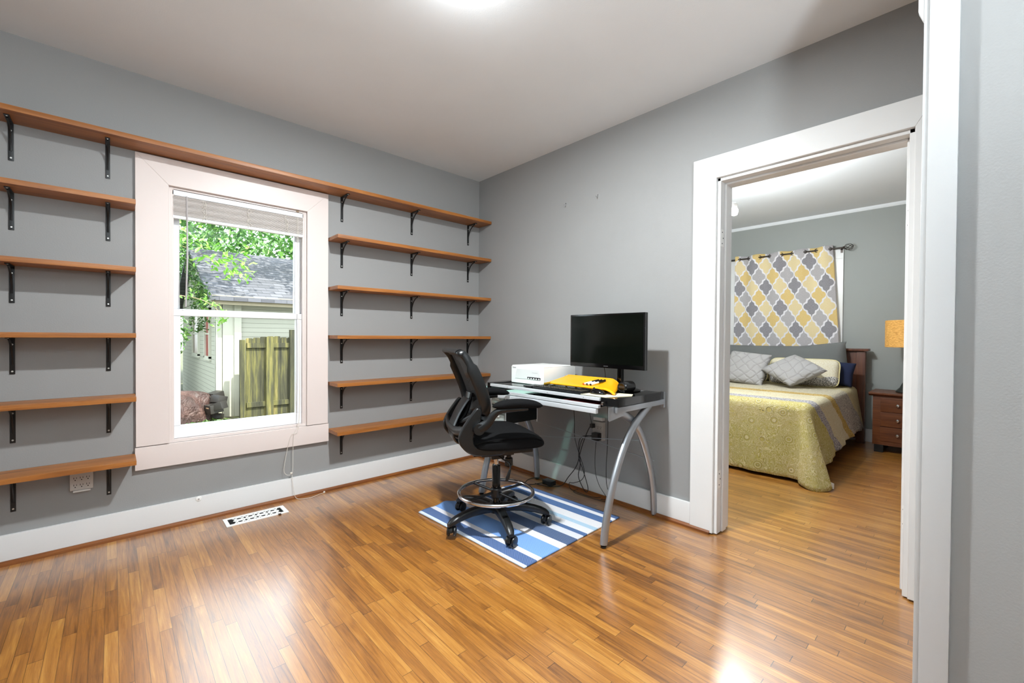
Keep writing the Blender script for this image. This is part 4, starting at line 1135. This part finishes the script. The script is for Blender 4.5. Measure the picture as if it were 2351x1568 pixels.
# tarp pile
TP = M('brown_tarp'); x, y, z = TP.pos(); TP.set(Base_Color=TP.ramp(TP.noise(TP.vec(x, y, z), 3, 5, .6), [(.3, '20120F'), (.55, '3A241F'), (.75, '5C443D')]), Roughness=.6); TP.bump(TP.noise(TP.vec(x*2, y, z), 4, 4, .6, 1.5), 1, .08); TP = TP.mat
def tarp(u, v):
    a_ = u*2*PI; r0 = .82*(1-.0*v); t_ = v*PI/2
    bump_ = 1+.12*math.sin(3*a_+1)+.07*math.sin(7*a_+v*5)
    return (-1.64+.70*math.cos(t_)**.5*math.cos(a_)*bump_, 8.2+.7*math.cos(t_)**.5*math.sin(a_)*bump_, GZ+.68*math.sin(t_)**.8+.05*math.sin(a_*4+v*3)*math.cos(t_))
tag(MB().grid(tarp, 64, 16).build('tarp_pile', TP, None, smooth=80), 'brown tarpaulin over a heap beside the neighbouring wall', 'tarp')
ob = thing('scrap_heap', 'dark junk sticking out beside the brown tarpaulin', 'junk', (-1.0, 8.0, GZ))
m_ = MB()
for k in range(9):
    x, y = random.uniform(-1.0, -.85), random.uniform(7.7, 8.2); s_ = random.uniform(.06, .13); z = GZ+random.uniform(0, .42)
    m_.box(-s_, s_, -s_, s_, -s_*.7, s_*.7, bev=.01, M_=Matrix.Translation((x, y, z+s_)) @ Matrix.Rotation(random.random()*3, 4, 'Z') @ Matrix.Rotation(random.uniform(-.3, .3), 4, 'X'))
m_.build('blocks', plain('junk_dark', '201C18', .5, var=.5, scale=6), ob)
MB().box(-.16, .16, -.05, .05, -.012, .012, M_=Matrix.Translation((-.95, 7.8, GZ+.33)) @ Matrix.Rotation(.3, 4, 'Z')).build('plank', plain('plank_tan', 'B08A6A', .8), ob)

# leaves
def leaf_mat(name, c0, c1, c2):
    m = M(name); P_ = m.n('ShaderNodeNewGeometry').outputs['Position']
    col = m.ramp(m.white(m.n('ShaderNodeNewGeometry').outputs['True Normal'])*.6+m.noise(P_, 1.5, 3)*.4, [(.2, c0), (.5, c1), (.8, c2)])
    m.set(Base_Color=col, Roughness=.5)
    tl_ = m.n('ShaderNodeBsdfTranslucent'); m.l(col, tl_.inputs[0]); mx_ = m.n('ShaderNodeMixShader'); mx_.inputs[0].default_value = .4
    m.l(m.b.outputs[0], mx_.inputs[1]); m.l(tl_.outputs[0], mx_.inputs[2]); m.l(mx_.outputs[0], m.out.inputs[0]); return m.mat
LF1 = leaf_mat('canopy_leaf', '274A20', '44702E', '6A9444'); LF2 = leaf_mat('bright_leaf', '447A24', '689A36', '90BC56'); LF3 = leaf_mat('ivy_leaf', '1C3816', '365A24', '6A8C3C')
def leaves(mb, fn, n, size):
    for _ in range(n):
        p = Vector(fn()); s_ = size*random.uniform(.6, 1.3)
        q = Matrix.Rotation(random.random()*6.28, 3, 'Z') @ Matrix.Rotation(random.uniform(-1.1, 1.1), 3, 'X') @ Matrix.Rotation(random.uniform(-.8, .8), 3, 'Y')
        vs = [p+q @ Vector(v) for v in ((0, -s_, 0), (s_*.42, -s_*.2, .06*s_), (s_*.3, s_*.5, 0), (0, s_, -.1*s_), (-s_*.3, s_*.5, 0), (-s_*.42, -s_*.2, .06*s_))]
        mb.add(vs, [(0, 1, 2, 3), (0, 3, 4, 5)])
BARK = M('bark'); x, y, z = BARK.pos(); BARK.set(Base_Color=BARK.ramp(BARK.noise(BARK.vec(x*8, y*8, z*3), 1.5, 5, .7), [(.3, '5A4A36'), (.55, '9A8666'), (.75, 'C8BCA0')]), Roughness=.95); BARK.bump(BARK.noise(BARK.vec(x*8, y*8, z*3), 2, 4), 1, .04); BARK = BARK.mat
random.seed(11)
tr1 = thing('leafy_tree', 'leafy tree with branches hanging over the neighbouring roof', 'tree', (-1.75, 7.2, GZ))
tpts = spline([(-3.9, 7.6, GZ), (-3.85, 7.6, .3), (-3.7, 7.6, 1.2), (-3.5, 7.5, 2.2), (-3.2, 7.5, 2.95), (-2.7, 7.5, 3.6), (-1.8, 7.6, 4.5)], 5)
m_ = MB(); m_.tube(tpts, [.16-.003*i for i in range(len(tpts))], 14)
for (p, q) in (((-2.9, 7.5, 3.3), (-.6, 8.5, 4.4)), ((-2.6, 7.5, 3.7), (1.2, 9.0, 4.5)), ((-1.85, 7.5, 4.2), (.2, 10.5, 4.6)), ((-1.2, 8.1, 4.0), (2.2, 10.8, 4.1))):
    a_, b_ = Vector(p), Vector(q); mid = (a_+b_)/2+Vector((0, 0, .25)); m_.tube(spline([a_, mid, b_], 5), [.06-.004*i for i in range(11)], 8)
m_.build('trunk', BARK, tr1)
m_ = MB()
cl_ = [(random.uniform(-2.5, 4.5), random.uniform(6.9, 11.5), random.uniform(4.05, 4.7)) for _ in range(60)]
def cf():
    c_ = random.choice(cl_); return (c_[0]+random.gauss(0, .32), c_[1]+random.gauss(0, .32), c_[2]+random.gauss(0, .22))
leaves(m_, cf, 6200, .10)
m_.build('foliage', LF1, tr1, smooth=0)
tr2 = thing('background_tree', 'pale green trees standing behind the neighbouring roof', 'tree', (2, 20, GZ))
m_ = MB(); cl_ = [(random.uniform(-7, 9), random.uniform(16, 21), random.uniform(2.6, 5.6)) for _ in range(170)]
leaves(m_, lambda: (lambda c_: (c_[0]+random.gauss(0, .6), c_[1]+random.gauss(0, .6), c_[2]+random.gauss(0, .5)))(random.choice(cl_)), 12000, .17)
m_.build('foliage', LF1, tr2, smooth=0)
m_ = MB()
for x in (-2.5, 0.8, 4.5): m_.tube(spline([(x, 18.5, GZ), (x+.3, 18.5, 3), (x+1.0, 18.5, 5.0)], 5), [.22-.015*i for i in range(11)], 10)
m_.build('trunk', BARK, tr2)
# near overhanging branch
br = thing('branch', 'bright green maple like branch hanging close to the upper left pane', 'branch', (-1.95, 4.5, 2.5))
m_ = MB(); bp = spline([(-3.2, 7.4, 3.0), (-3.3, 6.0, 3.5), (-3.1, 4.6, 3.2), (-2.5, 4.5, 2.75), (-1.9, 4.6, 2.45), (-1.35, 4.75, 2.25), (-1.0, 4.9, 2.05)], 6); m_.tube(bp, [.016-.0005*i for i in range(len(bp))], 6)
m_.build('twig', BARK, br)
m_ = MB(); leaves(m_, lambda: (lambda p: (p.x+random.gauss(0, .10), p.y+random.gauss(0, .12), p.z+random.gauss(.10, .13)))(random.choice(bp[16:])), 240, .06)
m_.build('foliage', LF2, br, smooth=0)
sp2 = thing('twig', 'small leafy twig hanging over the eave in the upper pane', 'branch', (-1.3, 5.4, 1.5))
m_ = MB(); bp = spline([(-2.3, 6.8, 1.5), (-2.25, 6.0, 1.7), (-2.1, 5.2, 1.75), (-1.6, 5.3, 1.72), (-1.35, 5.4, 1.62), (-1.18, 5.45, 1.42), (-1.25, 5.45, 1.3)], 5); m_.tube(bp, .006, 6); m_.build('stem', BARK, sp2)
m_ = MB(); leaves(m_, lambda: (lambda p: (p.x+random.gauss(0, .05), p.y+random.gauss(0, .06), p.z+random.gauss(.02, .05)))(random.choice(bp[13:])), 60, .042); m_.build('foliage', LF2, sp2, smooth=0)
# ivy column at left
iv = thing('climbing_vine', 'green vine covering the tree trunk at the left of the window view', 'vine', (-1.5, 7.0, GZ))
m_ = MB(); leaves(m_, lambda: (lambda h: (-2.35+random.uniform(0, .55+.35*math.exp(-((h-1.15)/.45)**2)), random.uniform(6.6, 7.4), h))(random.uniform(-.7, 2.25)), 1500, .06); 
pass
leaves(m_, lambda: (lambda t_: (-1.08+random.gauss(0, .06), 7.95+t_*3.2+random.gauss(0, .1), 1.80+t_*1.36+random.gauss(-.05, .13)))(random.random()**1.3), 420, .06)
leaves(m_, lambda: (-1.0+random.gauss(0, .05), 8.6+random.random()*3.0, 1.2+random.random()*1.2), 260, .06)
m_.build('foliage', LF3, iv, smooth=0)
hd = thing('hedge', 'dark leafy bushes at the far left beyond the neighbouring wall', 'hedge', (-3, 13, GZ))
m_ = MB(); leaves(m_, lambda: (random.uniform(-5, -1.6), random.uniform(11, 15), random.uniform(GZ, 3.6)), 4500, .13); m_.build('foliage', LF3, hd, smooth=0)
pl = thing('ground_plant', 'low green leaves on the ground beside the house corner', 'plant', (-.95, 7.6, GZ))
m_ = MB(); leaves(m_, lambda: (random.uniform(-1.7, -.75), random.uniform(7.2, 7.8), GZ+random.uniform(.0, .10)), 170, .055); m_.build('foliage', LF3, pl, smooth=0)

# ------------------------------------------------------------------ lights
def point(name, loc, power, rad, col=(1, .97, .93)):
    d = bpy.data.lights.new(name, 'POINT'); d.energy = power; d.shadow_soft_size = rad; d.color = col
    o = bpy.data.objects.new(name, d); COL.objects.link(o); o.location = loc; return o
def area(name, loc, power, size, direc, col=(1, 1, 1), sy=None, spread=PI):
    d = bpy.data.lights.new(name, 'AREA'); d.energy = power; d.shape = 'RECTANGLE' if sy else 'DISK'; d.size = size; d.color = col; d.spread = spread
    if sy: d.size_y = sy
    o = bpy.data.objects.new(name, d); COL.objects.link(o); o.location = loc; o.rotation_euler = Vector(direc).to_track_quat('-Z', 'Y').to_euler(); return o
CW = (.92, .975, 1)
area('ceiling_lamp_light', (LX, LY, H-.037), 84, .11, (0, 0, -1), CW)
point('ceiling_lamp_glow', (LX, LY, H-.14), 3.5, .06, CW)
point('bedroom_lamp_light', bpos[0], 74, .035, CW)
point('bedroom_lamp_glow', bpos[1], 36, .035, CW)
# made-up uplighter behind the viewer, added to brighten the ceiling
tl = thing('added_floor_lamp', 'unseen uplighter added behind the viewer to brighten the ceiling', 'lamp', (-2.45, -4.3, 0))
MB().lathe([(.001, 0), (.14, 0), (.14, .02), (.02, .03), (.001, .03)], (-2.45, -4.3, 0), 32).build('lamp_base', BLK, tl)
MB().cyl((-2.45, -4.3, .03), (-2.45, -4.3, 1.68), .012, 12).build('pole', BLK, tl)
MB().lathe([(.02, 1.66), (.09, 1.69), (.17, 1.78), (.165, 1.785), (.08, 1.70), (.001, 1.69)], (-2.45, -4.3, 0), 32).build('bowl', BLK, tl)
area('added_ceiling_fill', (-2.45, -4.3, 1.80), 108, .26, (.1, .3, 1), (.86, .95, 1))  # added fill aimed at the ceiling, no known source here
sd = bpy.data.lights.new('sun', 'SUN'); sd.energy = 14.0; sd.angle = R(.8); sd.color = (1, .95, .86)
so = bpy.data.objects.new('sun', sd); COL.objects.link(so)
so.rotation_euler = Vector((-.35, 1.0, -1.75)).to_track_quat('-Z', 'Y').to_euler()
W = bpy.data.worlds.new('world'); sc.world = W; W.use_nodes = True
nt = W.node_tree; bg = nt.nodes['Background']
sky = nt.nodes.new('ShaderNodeTexSky'); sky.sky_type = 'NISHITA'; sky.sun_disc = False; sky.sun_elevation = R(58); sky.sun_rotation = R(190); sky.air_density = 1.2; sky.dust_density = 2.5
mxw = nt.nodes.new('ShaderNodeMix'); mxw.data_type = 'RGBA'; mxw.inputs[0].default_value = .6
nt.links.new(sky.outputs[0], mxw.inputs[6]); mxw.inputs[7].default_value = (6, 6.3, 6.8, 1)
nt.links.new(mxw.outputs[2], bg.inputs[0]); bg.inputs[1].default_value = .95

# ------------------------------------------------------------------ camera
cam = bpy.data.cameras.new('cam'); co = bpy.data.objects.new('camera', cam); COL.objects.link(co)
f_px, yaw, pitch, roll = 989.64, R(47.208), R(-.6626), R(.4048)
cam.sensor_width = 36; cam.lens = f_px/2351*36; cam.clip_start = .02; cam.clip_end = 200
Fv = Vector((math.cos(yaw)*math.cos(pitch), math.sin(yaw)*math.cos(pitch), math.sin(pitch)))
Rv = Vector((math.sin(yaw), -math.cos(yaw), 0)); Uv = Rv.cross(Fv)
R2 = Rv*math.cos(roll)+Uv*math.sin(roll); U2 = -Rv*math.sin(roll)+Uv*math.cos(roll)
Mc = Matrix((R2, U2, -Fv)).transposed().to_4x4(); Mc.translation = (-2.55269, -3.22975, 1.13605)
co.matrix_world = Mc
sc.camera = co
vs = sc.view_settings; vs.view_transform = 'Standard'; vs.look = 'None'; vs.exposure = .2; vs.gamma = 1; vs.use_curve_mapping = False
